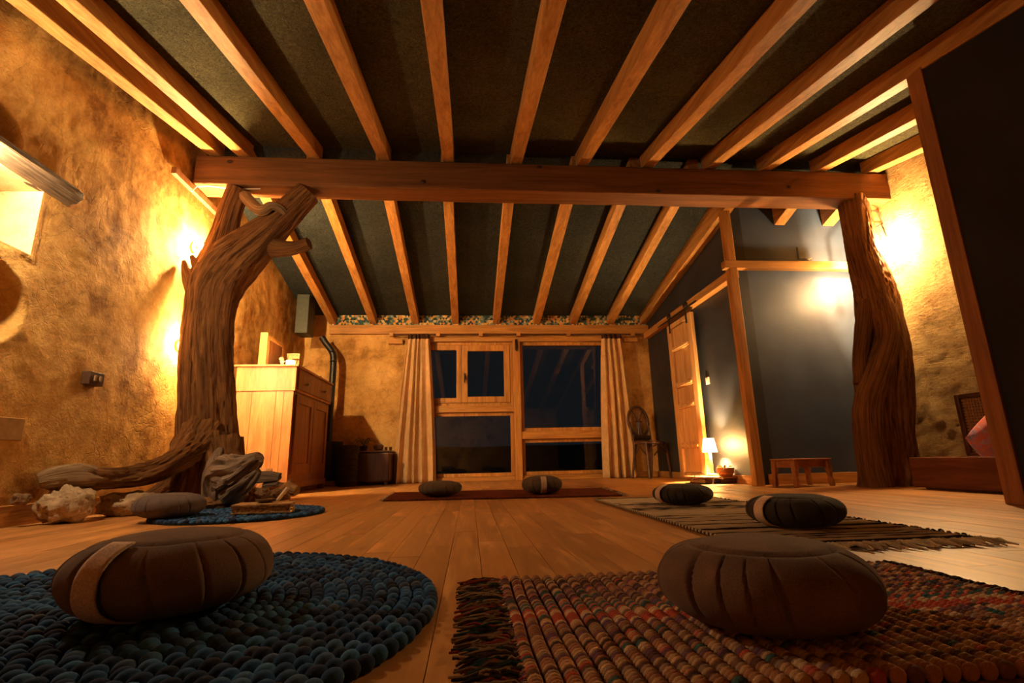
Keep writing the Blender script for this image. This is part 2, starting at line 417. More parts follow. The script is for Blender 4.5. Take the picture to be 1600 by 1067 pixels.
# ceiling boards (two slopes)
cb = MB()
for (ya, yb) in ((YF-.1, RY), (RY, YW+.2)):
    za, zb = zc(ya), zc(yb)
    vs = [(XL-.12, ya, za), (XS+.3, ya, za), (XS+.3, yb, zb), (XL-.12, yb, zb)]
    vs += [(v[0], v[1], v[2]+.04) for v in vs]
    cb.add(vs, [(3, 2, 1, 0), (4, 5, 6, 7), (0, 1, 5, 4), (1, 2, 6, 5), (2, 3, 7, 6), (3, 0, 4, 7)])
ceil = MB(); ceil.v, ceil.f, ceil.uv, ceil.c = cb.v[:8], cb.f[:6], cb.uv[:8], cb.c[:8]
ceilo = ceil.build('ceiling', OSB, None, smooth=False); tag(ceilo, kind='structure')
rear = MB(); rear.v, rear.f, rear.uv, rear.c = cb.v[8:], [tuple(i-8 for i in f) for f in cb.f[6:]], cb.uv[8:], cb.c[8:]
rear.build('rear_slope_board', OSB_R, ceilo, smooth=False)
def rafter(x0, x1, ya, yb, shade=PINE, lift=0, lift2=None):
    lift2 = lift if lift2 is None else lift2
    m = MB(); L = yb-ya
    vs = [(x0, ya, zr(ya)+lift), (x1, ya, zr(ya)+lift), (x1, yb, zr(yb)+lift2), (x0, yb, zr(yb)+lift2)]
    vs += [(v[0], v[1], zc(v[1])-.003+0*lift) for v in vs]
    m.add(vs, [(3, 2, 1, 0), (4, 5, 6, 7), (0, 1, 5, 4), (1, 2, 6, 5), (2, 3, 7, 6), (3, 0, 4, 7)])
    return m.build('rafter', shade, ceilo, smooth=False, bevel=.003, seg=1)
for x in (-1.955, -1.745, -1.225, -.70, -.205, .33, .86, 1.40, 1.92, 2.40, 2.87, 3.33):
    rafter(x, x+.088, YF, RY-.02)
for x in (-1.77, -1.265, -.735, -.225, .305, .835, 1.32, 1.82):
    rafter(x, x+.088, RY+.0, YW-.005)
rafter(2.265, 2.357, RY+.11, YW-.005, lift=-.10, lift2=-.0); rafter(2.80, 2.90, RY+.11, YW2-.002, lift=-.12, lift2=-.15); rafter(3.27, 3.38, RY+.11, YW2-.002, lift=-.12, lift2=-.15)
# trims: timber header over the window wall, printed paper strip, base boards
tag(MB().box((-1.75, YW-.06, 1.83), (XW1-.002, YW-.001, 1.945)).build('trim_1', PINE_X, None, smooth=False, bevel=.004), kind='structure')
def paper():
    m = Mat('triangle_paper', .8, .1); tc = m.new('ShaderNodeTexCoord'); sx_ = m.new('ShaderNodeSeparateXYZ'); m.ln(tc.outputs['Object'], sx_.inputs[0])
    S = 27.0
    u = m.math('MULTIPLY', sx_.outputs[0], S); v = m.math('MULTIPLY', sx_.outputs[2], S*1.1)
    row = m.math('FLOOR', v); fv = m.math('FRACT', v)
    a = m.math('FLOOR', m.math('ADD', u, m.math('MULTIPLY', fv, .5))); b = m.math('FLOOR', m.math('SUBTRACT', u, m.math('MULTIPLY', fv, .5)))
    cx = m.new('ShaderNodeCombineXYZ'); m.ln(a, cx.inputs[0]); m.ln(b, cx.inputs[1]); m.ln(row, cx.inputs[2])
    wn = m.new('ShaderNodeTexWhiteNoise'); m.ln(cx.outputs[0], wn.inputs['Vector'])
    m.base(m.ramp(wn.outputs['Value'], [(0, (.04, .09, .08)), (.2, (.60, .36, .10)), (.38, (.10, .16, .15)), (.5, (.70, .48, .20)), (.62, (.03, .05, .07)), (.74, (.22, .24, .16)), (.85, (.62, .25, .08)), (.93, (.25, .32, .30))], 'CONSTANT'))
    return m.m
tag(MB().box((-1.75, YW-.012, 1.946), (XW1-.002, YW-.002, zc(YW)-.002)).build('trim_2', paper(), None, smooth=False), kind='structure')
bb = MB(); 
tag(MB().box((XL+.0, YF, -.0), (XL+.022, 3.1, .092)).build('baseboard_left', PINE, None, smooth=False, bevel=.003), kind='structure')
tag(MB().box((XW1+.06, YW2-.02, 0), (XS-.01, YW2-.001, .085)).build('baseboard_alcove', PINE_X, None, smooth=False, bevel=.003), kind='structure')
tag(MB().box((XW1-.02, YW2+.02, 0), (XW1-.001, YW-.03, .07)).build('baseboard_side', PINE, None, smooth=False, bevel=.003), kind='structure')
tag(MB().box((1.87, YW-.02, 0), (XW1-.022, YW-.001, .07)).build('baseboard_back', PINE_X, None, smooth=False, bevel=.003), kind='structure')

# ---------------------------------------------------------------- window
win = empty('window_1', (.6, YW, 0)); tag(win, kind='structure')
def wbox(name, x0, x1, z0, z1, y0=YW+.02, y1=YW+.09, mat=None, par=win, bev=.004):
    m = mat or (PINE_X if (x1-x0) > (z1-z0) else PINE_Z)
    return MB().box((x0, y0, z0), (x1, y1, z1)).build(name, m, par, smooth=False, bevel=bev)
wbox('post', .555, .645, .0, 1.735, YW-.03, YW+.12)
wbox('lintel', OX0-.1, OX1+.05, 1.735, 1.80, YW-.03, YW-.002)
wbox('transom', OX0, .554, .832, .915, YW-.02, YW+.12); wbox('transom', .646, OX1, .492, .587, YW-.02, YW+.12)
wbox('sill', OX0, .554, .0, .05, YW-.005, YW+.12); wbox('sill', .646, OX1, .0, .055, YW-.005, YW+.12)
def glassm():
    m = Mat('night_glass'); n = m.n; n.remove(m.b); g = m.new('ShaderNodeBsdfGlossy'); g.inputs['Roughness'].default_value = .015
    t = m.new('ShaderNodeBsdfTransparent'); t.inputs[0].default_value = (.85, .9, .9, 1); mx = m.new('ShaderNodeMixShader'); fr = m.new('ShaderNodeFresnel'); fr.inputs[0].default_value = 1.5
    k = m.math('MULTIPLY', fr.outputs[0], 1.6)
    m.ln(k, mx.inputs[0]); m.ln(t.outputs[0], mx.inputs[1]); m.ln(g.outputs[0], mx.inputs[2]); m.ln(mx.outputs[0], n['Material Output'].inputs[0]); return m.m
GLASS = glassm()
def frame(name, x0, x1, z0, z1, wd, y0, y1, par=win, glass=True):
    f = MB(); f.box((x0, y0, z0), (x0+wd, y1, z1)); f.box((x1-wd, y0, z0), (x1, y1, z1)); f.box((x0+wd, y0, z0), (x1-wd, y1, z0+wd)); f.box((x0+wd, y0, z1-wd), (x1-wd, y1, z1))
    o = f.build(name, PINE_Z, par, smooth=False, bevel=.004)
    if glass: MB().box((x0+wd-.004, (y0+y1)/2-.003, z0+wd-.004), (x1-wd+.004, (y0+y1)/2+.003, z1-wd+.004)).build('pane', GLASS, o, smooth=False)
    return o
frame('window_frame', OX0, .553, .917, 1.733, .035, YW+.03, YW+.11, glass=False)
s1 = frame('sash', OX0+.04, -.103, .955, 1.695, .062, YW+.02, YW+.075)
s2 = frame('sash', -.099, .515, .955, 1.695, .075, YW+.02, YW+.075)
hd = MB(); hd.box((-.07, YW+.008, 1.24), (-.05, YW+.02, 1.33)); hd.tube([(-.06, YW+.01, 1.30), (-.06, YW-.02, 1.30), (-.06, YW-.022, 1.20)], .008, 8)
hd.build('window_handle', BLACK, s2)
frame('fixed_frame', OX0, .553, .052, .830, .042, YW+.03, YW+.09)
frame('fixed_frame', .647, OX1, .589, 1.733, .040, YW+.03, YW+.09)
frame('fixed_frame', .647, OX1, .057, .490, .042, YW+.03, YW+.09)
lat = MB(); lat.box((.585, YW-.045, 1.62), (.615, YW-.031, 1.76)); lat.box((.592, YW-.06, 1.60), (.606, YW-.045, 1.70)); lat.build('iron_latch', BLACK, win, bevel=.002)

# night outside
def land():
    def f(u, v):
        x = -60+u*150; y = 9+v*v*160
        return Vector((x, y, -.6 + (v**2)*5.2 + .8*noise.noise(Vector((x*.05, y*.05, 0)))*v))
    return MB().sheet(f, 60, 40)
tag(land().build('ground_outside', plain('night_grass', (.012, .014, .008), .95), None), kind='structure')
tag(MB().box((-3, YW+.26, -.14), (6, 9.2, -.06)).build('terrace', plain('terrace_board', (.12, .07, .035), .7), None, smooth=False), kind='structure')

# ================================================================== TIMBERS
bm_ = based('long rough brown roof beam across the room resting on both tree trunks', 'beam', 'ridge_beam', (.72, 3.63, 2.27))
def beam():
    m = MB(); nx = 60; vs = []; x0, x1 = -2.03, 3.505
    for i in range(nx+1):
        x = x0+(x1-x0)*i/nx
        for (y, z) in ((3.53, 2.272), (3.53, 2.508), (3.73, 2.508), (3.73, 2.272)):
            vs.append((x, y+noise.noise(Vector((x*3, y*9, z*9)))*.005, z+noise.noise(Vector((x*3, y*5, z*7)))*.004))
    fs = [(i*4+k, i*4+(k+1) % 4, (i+1)*4+(k+1) % 4, (i+1)*4+k) for i in range(nx) for k in range(4)]
    fs += [(3, 2, 1, 0), tuple(nx*4+k for k in range(4))]
    return m.add(vs, [f[::-1] for f in fs])
b = beam().build('timber', BEAMM, bm_, bevel=.008)
cr = MB()
for (px, py, l) in ((560, 250, 0), (1090, 285, 0)):
    pass
for k in range(5):
    x = [-1.78, -.35, .55, 1.5, 2.6][k]; z = [2.46, 2.33, 2.48, 2.295, 2.36][k]
    cr.ball((x, 3.527, z), (.022, .006, .014), 10, 6)
cr.build('knot', plain('knot_dark', (.05, .018, .008), .7), bm_)
pp = tag(MB().box((2.395, 2.10, 0), (2.475, 2.19, zr(2.19)-.004)).build('timber_post', POSTM, None, smooth=False, bevel=.004), 'tall brown square post at the end of the black partition on the right', 'post')
tag(MB().box((2.235, 3.93, 0), (2.305, 4.005, 1.815)).build('timber_post', PINE_Z, None, smooth=False, bevel=.005), 'pale square corner post between the dark walls, beside the low stool', 'post')
tp = bpy.data.objects['timber_post.001']
MBp = MB().box((2.235, 3.93, 1.885), (2.305, 4.005, zr(3.93)-.12)).build('post_top', PINE_Z, tp, smooth=False, bevel=.005)
tag(MB().box((2.20, 3.93, 1.816), (XS-.02, 4.0, 1.884)).build('timber_rail', PINE_X, None, smooth=False, bevel=.004), 'pale horizontal rail across the slate-blue alcove wall above head height', 'beam')
tag(MB().box((2.285, 4.006, 1.755), (XW1-.002, YW-.06, 1.835)).build('timber_rail', PINE, None, smooth=False, bevel=.004), 'pale timber rail along the dark side wall, carrying the sliding door', 'beam')
st = based('short brown wooden batten fixed slantwise to the plaster under the beam\'s left end', 'batten', 'wall_batten', (XL+.03, 3.6, 2.2))
MB().box((XL+.012, 3.30, 2.215), (XL+.045, 3.92, 2.265)).build('batten', POSTM, st, smooth=False, bevel=.004)
cb_ = MB(); cb_.tube([(XL+.05, 3.50, 2.19), (XL+.07, 3.52, 2.24), (XL+.14, 3.55, 2.266), (XL+.3, 3.56, 2.25), (XL+.5, 3.57, 2.262)], .004, 6); cb_.build('cable', WHITE, st)
li = MB()
def linf(u, v):
    th = v*2*pi; y = 1.15+u*1.40; cx = XL-.03; cz = 1.615
    a, bq = .095, .052
    q = Vector((cx + a*cos(th)*(1+.0*u), y, cz + bq*sin(th)*1.1)); d = noise.fractal(Vector((y*2, cos(th)*3, sin(th)*3)), .8, 2.2, 4)
    return q + Vector((cos(th), 0, sin(th)))*(d*.012)
li.sheet(linf, 60, 26); li.add([linf(1, k/20) for k in range(20)], [tuple(range(19, -1, -1))])
def lintel_mat():
    return bark('charred_lintel', (.10, .06, .035), (.30, .19, .11), 8, 5, 'UV')
tag(li.build('wood_lintel', bark('weathered_lintel', (.09, .055, .03), (.30, .19, .10), 1.2, 9), None), 'weathered dark wood lintel over the bright square niche in the left wall', 'beam')

# ================================================================== TREE TRUNKS
def ridges(seed, amp=.10, k=2.2, tw=.6, kz=1.5):
    def f(th, t, L):
        a = th + tw*L
        n1 = noise.noise(Vector((cos(a)*k, sin(a)*k, L*kz+seed)))
        n2 = noise.noise(Vector((cos(a)*k*2.6, sin(a)*k*2.6, L*kz*.8+seed+9)))
        n3 = noise.noise(Vector((cos(a)*k*6, sin(a)*k*6, L*2+seed+3)))
        return 1 + amp*(1.3*n1 - 1.5*max(0, .16-abs(n2))*3 + .35*n3)
    return f
TS = [1.0]
def P4(px, py, Y, rpx):
    p = at(px, py, Y=Y); return (p.x, p.y, p.z, TS[0]*rpx/F*(p-Vector((0, 0, CH))).dot(FW))
def limb(m, pts, seg=48, n=12, seed=0, amp=.1, k=2.2, tw=.6, kz=1.5):
    p, r = smooth_path(pts, n); m.tube(p, r, seg, ridges(seed, amp, k, tw, kz))
tl = based('huge gnarled forked tree trunk with spreading roots at the left plaster wall', 'tree trunk', 'tree_trunk', (-1.78, 3.62, 0))
TS[0] = .86
m = MB()
limb(m, [P4(328, 800, 3.60, 62), P4(328, 762, 3.60, 56), P4(327, 715, 3.60, 50), P4(325, 660, 3.60, 47), P4(324, 600, 3.6, 45), P4(324, 540, 3.6, 41), P4(328, 490, 3.6, 42), P4(338, 445, 3.6, 47), P4(365, 408, 3.6, 46), P4(400, 378, 3.6, 37), P4(432, 350, 3.6, 30), P4(460, 322, 3.59, 25), P4(482, 300, 3.58, 22)], 64, 12, 1, .13, 1.9, .7)
limb(m, [P4(318, 470, 3.62, 30), P4(330, 430, 3.62, 32), P4(343, 395, 3.62, 27), P4(352, 360, 3.62, 22), P4(362, 325, 3.60, 20), P4(374, 296, 3.58, 20)], 40, 10, 4, .12, 1.8)
limb(m, [P4(425, 385, 3.6, 20), P4(445, 388, 3.57, 14), P4(465, 386, 3.55, 11), P4(483, 380, 3.53, 11)], 26, 6, 8, .1)
limb(m, [P4(312, 470, 3.56, 20), P4(300, 440, 3.56, 15), P4(291, 420, 3.56, 8), P4(289, 408, 3.56, 5)], 20, 6, 5, .2)
limb(m, [P4(322, 440, 3.55, 18), P4(308, 418, 3.55, 9), P4(300, 400, 3.55, 4)], 16, 6, 6, .2)
# left long root, second root, front flares
TS[0] = 1.0
limb(m, [P4(318, 668, 3.5, 26), P4(298, 700, 3.35, 23), P4(268, 722, 3.18, 17), P4(235, 737, 3.05, 16), P4(195, 746, 2.94, 16), P4(155, 748, 2.82, 17), P4(120, 746, 2.74, 19), P4(92, 746, 2.67, 17), P4(76, 748, 2.62, 12)], 48, 12, 11, .26, 1.9, 1.5, 4)
limb(m, [P4(300, 690, 3.5, 26), P4(286, 735, 3.42, 24), P4(262, 765, 3.34, 17), P4(236, 779, 3.26, 13), P4(212, 785, 3.2, 8)], 40, 12, 13, .24, 1.8, 1.5, 4)
limb(m, [P4(322, 680, 3.5, 34), P4(312, 740, 3.45, 32), P4(300, 778, 3.40, 26), P4(292, 792, 3.38, 16)], 40, 12, 15, .22, 1.8)
limb(m, [P4(345, 690, 3.5, 30), P4(352, 740, 3.46, 28), P4(358, 775, 3.42, 26), P4(360, 790, 3.4, 20)], 40, 12, 17, .22, 1.8)
m.build('trunk', BARK, tl)
m = MB(); limb(m, [P4(382, 306, 3.56, 9), P4(396, 322, 3.50, 9), P4(410, 329, 3.46, 8), P4(424, 322, 3.46, 7), P4(438, 326, 3.48, 6), P4(446, 336, 3.52, 5)], 18, 8, 21, .15)
m.build('curled_branch', bark('curled_branch_wood', (.28, .16, .07), (.55, .36, .18)), tl)
m = MB(); limb(m, [P4(165, 747, 2.83, 9), P4(140, 745, 2.77, 17), P4(118, 744, 2.71, 20), P4(96, 745, 2.65, 20), P4(74, 748, 2.60, 16), P4(60, 752, 2.58, 11)], 30, 8, 31, .25, 1.6)
m.build('root_end', bark('pale_root_end', (.26, .16, .08), (.52, .36, .2)), tl)

TS[0] = .95
tr = based('twisted dark tree trunk holding up the beam in front of the slate-blue wall', 'tree trunk', 'tree_trunk', (3.2, 3.62, 0))
m = MB()
limb(m, [P4(1394, 775, 3.62, 38), P4(1392, 740, 3.62, 38), P4(1388, 700, 3.62, 36), P4(1380, 640, 3.62, 37), P4(1378, 590, 3.62, 38), P4(1382, 540, 3.62, 34), P4(1374, 490, 3.62, 32), P4(1366, 450, 3.62, 29), P4(1352, 410, 3.62, 25), P4(1342, 365, 3.62, 23), P4(1335, 330, 3.62, 23), P4(1332, 312, 3.62, 23)], 60, 12, 41, .12, 1.7, -1.4)
limb(m, [P4(1377, 778, 3.52, 24), P4(1366, 735, 3.52, 22), P4(1357, 680, 3.5, 21), P4(1356, 630, 3.5, 21), P4(1372, 580, 3.5, 20), P4(1386, 530, 3.52, 18), P4(1380, 480, 3.54, 17), P4(1368, 440, 3.56, 14), P4(1358, 400, 3.58, 10)], 36, 12, 43, .12, 1.7, -1.2)
limb(m, [P4(1418, 778, 3.58, 18), P4(1414, 730, 3.58, 18), P4(1411, 680, 3.56, 16), P4(1412, 620, 3.54, 15), P4(1408, 560, 3.54, 16), P4(1400, 510, 3.56, 13), P4(1397, 470, 3.58, 11), P4(1388, 440, 3.6, 8)], 30, 12, 45, .16, 1.7, -1.0)
limb(m, [P4(1345, 600, 3.58, 11), P4(1344, 560, 3.58, 11), P4(1349, 510, 3.58, 12), P4(1352, 470, 3.58, 10)], 20, 8, 46, .12)
limb(m, [P4(1350, 782, 3.6, 16), P4(1357, 750, 3.58, 16), P4(1352, 700, 3.56, 15), P4(1350, 660, 3.56, 12)], 24, 8, 47, .14)
m.build('trunk', BARK, tr)

# ================================================================== ROCKS AND WOOD AT THE TRUNK
def rock(name, c, r, mat, seed, amp=.28, par=None, rot=0, sub=4, freq=1.6):
    bm = bmesh.new(); bmesh.ops.create_icosphere(bm, subdivisions=sub, radius=1)
    cz = cos(rot); sz = sin(rot)
    for v in bm.verts:
        p = v.co.copy(); d = 1 + amp*noise.fractal(p*freq+Vector((seed, seed*2, 0)), .7, 2.1, 5) - amp*.8*max(0, .2-abs(noise.noise(p*freq*1.7+Vector((seed, 0, 5)))))*2
        q = Vector((p.x*r[0]*d, p.y*r[1]*d, max(-.86, p.z*d)*r[2])); v.co = Vector((q.x*cz-q.y*sz, q.x*sz+q.y*cz, q.z)) + Vector((0, 0, r[2]*.86))
    me = bpy.data.meshes.new(name); bm.to_mesh(me); bm.free(); me.polygons.foreach_set('use_smooth', [True]*len(me.polygons)); me.materials.append(mat)
    o = bpy.data.objects.new(name, me); COL.objects.link(o); o.location = c; return o
def G(px, py, Z=0): p = at(px, py, Z=Z); return (p.x, p.y, Z)
R = [((-1.895, 2.66, 0), (.108, .10, .088), STONE_L, 2, .28, 'pale pitted limestone rock under the end of the long root, leftmost of all', .4),
     ((-1.80, 2.97, 0), (.15, .10, .066), STONE_L, 5, .3, 'long yellowish rock under the root, between pale boulder and grey cushion', .5),
     ((-1.99, 2.52, .093), (.035, .035, .028), STONE_D, 9, .3, 'small black stone against the left wall behind the pale boulder', 0)]
for c, r, mt, sd, am, lb, ro in R:
    tag(rock('rock', c, r, mt, sd, am, rot=ro), lb, 'rock', 'rocks around the roots')
for (px, py, Z, r, mt, sd, lb, ro) in [
    (310, 800, 0, (.15, .05, .04), STONE_B, 21, 'flat reddish brown stone slab behind the small cushion at the trunk foot', .1),
    (384, 790, 0, (.060, .05, .065), STONE_D, 24, 'rough knobbly brown rock right beside the grey driftwood, left of its twin', .3),
    (404, 790, 0, (.065, .05, .060), STONE_D, 27, 'rough knobbly brown rock directly behind the old book', .9),
    (430, 784, 0, (.080, .06, .045), STONE_D, 30, 'low yellowish brown rock behind the bowl on the book', .2),
    (402, 776, 0, (.12, .09, .12), STONE_B, 33, 'dark rounded rock under the tip of the grey driftwood', .2),
    (432, 768, .055, (.060, .05, .035), STONE_L, 36, 'small pale pitted rock on top of the brown rocks, near the dresser', .2)]:
    tag(rock('rock', G(px, py, Z), r, mt, sd, .34, rot=ro), lb, 'rock', 'rocks around the roots')
m = MB()
limb(m, [P4(345, 776, 3.12, 28), P4(350, 745, 3.10, 27), P4(362, 738, 3.06, 32), P4(375, 735, 3.02, 24), P4(392, 724, 2.98, 16), P4(406, 714, 2.95, 9)], 44, 10, 51, .26, 1.8, .9, 5)
limb(m, [P4(338, 770, 3.12, 20), P4(336, 738, 3.12, 18), P4(341, 712, 3.13, 10), P4(346, 700, 3.14, 4)], 28, 8, 53, .25, 1.8, .9, 5)
limb(m, [P4(362, 770, 3.08, 24), P4(380, 755, 3.02, 17), P4(396, 742, 2.98, 11), P4(403, 735, 2.96, 5)], 30, 8, 55, .25, 1.8, .9, 5)
tag(m.build('driftwood_stump', BARK2, None), 'grey weathered driftwood stump leaning against the foot of the forked trunk', 'driftwood')
m = MB()
for k, (a, b2, th) in enumerate((((402, 741), (438, 742), 7), ((404, 748), (437, 747), 9), ((414, 757), (434, 756), 8))):
    p1 = at(*a, Y=3.5); p2 = at(*b2, Y=3.42); h = th/F*3.4
    q = MB(); m.tube([p1, (p1+p2)/2+Vector((0, .01, .005)), p2], [h*.9, h*.8, h*.5], 10, ridges(60+k, .2, 2, 0, 6), flat=.6)
tag(m.build('bark_stack', BARK2, None), 'stack of grey split bark pieces beside the driftwood, before the dresser', 'wood')
m = MB(); p = G(452, 781)
m.tube([(p[0]-.08, p[1]+.02, .04), (p[0], p[1], .075), (p[0]+.055, p[1]-.02, .06)], [.045, .05, .035], 7, ridges(71, .25, 2, 0, 6)); m.tube([(p[0]-.11, p[1]+.03, .05), (p[0]+.0, p[1]+.01, .135)], [.016, .013], 7)
tag(m.build('firewood_block', bark('pale_cut_wood', (.30, .17, .07), (.58, .40, .2), 5, 6), None), 'pale angular chunk of split wood at the dresser foot', 'wood')
m = MB(); m.box((-1.62, 4.25, .0), (-1.40, 4.33, .02)); m.box((-1.50, 4.23, .021), (-1.36, 4.30, .04)); 
tag(m.build('loose_boards', PINE_X, None, bevel=.002), 'two thin loose boards on the floor below the dresser doors', 'wood')

# ================================================================== DRESSER
dr = based('tall tapered wooden dresser with drawer and twin panelled doors, behind the trunk', 'dresser', 'dresser', (-1.76, 5.05, 0))
DX0, DX1, DY0, DY1, DT = -2.0, -1.50, 4.48, 5.62, 1.075
MB().box((DX0-.02, DY0-.02, DT), (DX1+.02, DY1+.02, DT+.018)).build('top', DRESS, dr, smooth=False, bevel=.004)
MB().box((DX0, DY0, .865), (DX1, DY1, DT-.001)).build('upper_case', DRESS, dr, smooth=False, bevel=.003)
dw = MB().box((DX1+.0005, DY0+.04, .885), (DX1+.012, DY1-.04, 1.06)).build('drawer', DRESS_D, dr, smooth=False, bevel=.003)
for px, py in ((480, 601), (507, 612)):
    q = at(px, py, X=DX1+.02); MB().lathe((DX1+.012, q.y, q.z), [(.006, 0), (.006, .012), (.015, .018), (.014, .028), (0.0, .032)], 14, Matrix.Rotation(pi/2, 3, 'Y')).build('knob', plain('pewter', (.5, .42, .32), .35, .5, metal=.5), dw)
bx0, bx1, by0, by1 = DX0+.01, DX1-.015, DY0+.012, DY1-.012
yy = [bx0, bx0+.13, bx0+.33, bx0+.395, bx1]
MB().box((bx0, by0+.012, .10), (bx1-.001, by1, .864)).build('body', DRESS_D, dr, smooth=False)
for k in range(4):
    MB().box((yy[k]+.001, by0, .10), (yy[k+1]-.0015, by0+.0118, .864)).build('side_board', DRESS, dr, smooth=False, bevel=.001)
for k in range(2):
    a = by0+.05+k*(by1-by0-.1)/2; b2 = a+(by1-by0-.1)/2-.008
    d = MB(); x = bx1; d.box((x, a, .16), (x+.016, a+.075, .84)); d.box((x, b2-.075, .16), (x+.016, b2, .84)); d.box((x, a+.075, .16), (x+.016, b2-.075, .25)); d.box((x, a+.075, .77), (x+.016, b2-.075, .84)); d.box((x, a+.075, .25), (x+.005, b2-.075, .77))
    do = d.build('door', DRESS_D, dr, smooth=False, bevel=.003)
MB().box((bx0-.005, by0-.006, .05), (bx1+.012, by1+.004, .10)).build('plinth', DRESS_D, dr, smooth=False, bevel=.003)
for (x, y) in ((bx0+.03, by0+.03), (bx1-.025, by0+.03), (bx0+.03, by1-.03), (bx1-.025, by1-.03)):
    MB().box((x-.03, y-.03, 0), (x+.03, y+.03, .05)).build('leg', DRESS_D, dr, smooth=False, bevel=.006)
ZT = DT+.018
# things on the dresser
def AD(px, py, Y): return at(px, py, Y=Y)
t = based('open wooden panelled frame standing upright on the dresser, left of the small picture', 'frame', 'wooden_screen', (-1.84, 4.66, ZT))
a = at(413, 573, Y=4.6); b2 = at(437, 573, Y=4.85)
q = MB().box((-1.865, 4.56, ZT), (-1.80, 4.585, ZT+.31)).build('near_edge', PINE_Z, t, smooth=False, bevel=.003)
d = MB(); x = -1.80; ya, yb = 4.587, 4.98
for (y1_, y2_, z1_, z2_) in ((ya, ya+.03, 0, .29), (yb-.03, yb, 0, .29), (ya+.03, yb-.03, 0, .03), (ya+.03, yb-.03, .26, .29)): d.box((x-.02, y1_, ZT+z1_), (x, y2_, ZT+z2_))
d.build('frame', PINE_Z, t, smooth=False, bevel=.002); MB().box((x-.015, ya+.03, ZT+.03), (x-.008, yb-.03, ZT+.26)).build('panel', DRESS_D, t, smooth=False)
t = based('small gold-framed green picture standing at the back of the dresser', 'picture', 'framed_picture', (-1.68, 4.98, ZT))
x0_, x1_ = -1.76, -1.64; yq = 4.95; d = MB()
for bxx in (((x0_, 0), (x0_+.014, .20)), ((x1_-.014, 0), (x1_, .20)), ((x0_+.014, 0), (x1_-.014, .014)), ((x0_+.014, .186), (x1_-.014, .20))):
    d.box((bxx[0][0], yq, ZT+bxx[0][1]), (bxx[1][0], yq+.015, ZT+bxx[1][1]))
d.build('frame', plain('gold_frame', (.55, .34, .10), .5, .4), t, smooth=False, bevel=.002)
def pic():
    m = Mat('green_picture', .5, .4); v = m.coord('Object'); n = m.noise(v, 22, 5, .7); m.base(m.ramp(n, [(.35, (.05, .07, .02)), (.5, (.22, .24, .06)), (.65, (.5, .42, .14))])); return m.m
MB().box((x0_+.012, yq+.005, ZT+.012), (x1_-.012, yq+.01, ZT+.188)).build('picture', pic(), t, smooth=False)
q = at(453, 575, Y=4.6); cx, cyy = q.x, 4.6
t = based('glowing white candle glass at the near corner of the dresser', 'candle', 'candle_glass', (cx, cyy, ZT))
MB().lathe((cx, cyy, ZT), [(.030, 0), (.034, .006), (.036, .058), (.032, .058), (.030, .010), (0, .009)], 20).build('holder', emis('lit_wax_glass', (1, .72, .40), 5.0), t)
MB().ball((cx, cyy, ZT+.035), (.006, .006, .014), 8, 6).build('flame', emis('flame', WARM, LAMP['candle']*20), t)
t = based('pale small hand-shaped ornament just behind the candle glass', 'ornament', 'hand_ornament', (-1.62, 4.75, ZT))
q = at(441, 573, Y=4.7); hx, hy = q.x, 4.7; m = MB(); m.tube([(hx, hy, ZT), (hx+.002, hy, ZT+.04), (hx-.01, hy, ZT+.075)], [.014, .012, .016], 10)
for k in range(4): m.tube([(hx-.012+k*.006, hy, ZT+.07), (hx-.02+k*.007-.01*(1-k*.4), hy, ZT+.095), (hx-.03+k*.011, hy, ZT+.108+.006*(k in (1, 2)))], [.005, .0045, .003], 6)
m.tube([(hx+.0, hy, ZT+.05), (hx+.018, hy, ZT+.075)], [.005, .003], 6); m.build('hand', plain('pale_carved_wood', (.7, .52, .3), .6), t)
q = at(462, 572, Y=4.78); t = based('brass goblet-shaped candle stand beside the glowing candle glass', 'candlestick', 'candle_stand', (q.x, 4.78, ZT))
MB().lathe((q.x, 4.78, ZT), [(.016, 0), (.016, .005), (.010, .012), (.010, .085), (.013, .095), (.036, .105), (.036, .110), (.008, .110), (0, .108)], 18).build('stand', BRASS, t)
t = based('thin dry twigs lying on the dresser top near its front edge', 'twig', 'dry_twigs', (-1.53, 4.9, ZT)); m = MB()
for a, b2 in (((468, 580), (481, 571)), ((472, 579), (486, 585)), ((474, 578), (491, 584)), ((470, 577), (477, 572))):
    p1 = at(*a, X=-1.535); p2 = at(*b2, X=-1.535); p1.z = max(p1.z, ZT+.004); p2.z = max(p2.z, ZT+.006); m.tube([p1, (p1+p2)/2+Vector((0, 0, .006)), p2], .0035, 6)
m.build('twig', plain('straw', (.7, .5, .25), .7), t)
q = at(497, 590, X=-1.56); t = based('small pale block on the far end of the dresser top', 'box', 'small_block', (q.x, q.y, ZT))
MB().box((q.x-.03, q.y-.04, ZT), (q.x+.03, q.y+.04, ZT+.04)).build('block', plain('pale_block', (.7, .5, .3), .5), t, smooth=False, bevel=.006)

# ================================================================== STOVE CORNER
t = based('black stove flue with grey box collar and bent pipe behind the dresser', 'stove pipe', 'stove_pipe', (-1.72, 5.95, .7))
MB().box((-1.98, 5.74, 1.70), (-1.84, 5.98, 2.16)).build('flue_box', STEEL, t, smooth=False, bevel=.004)
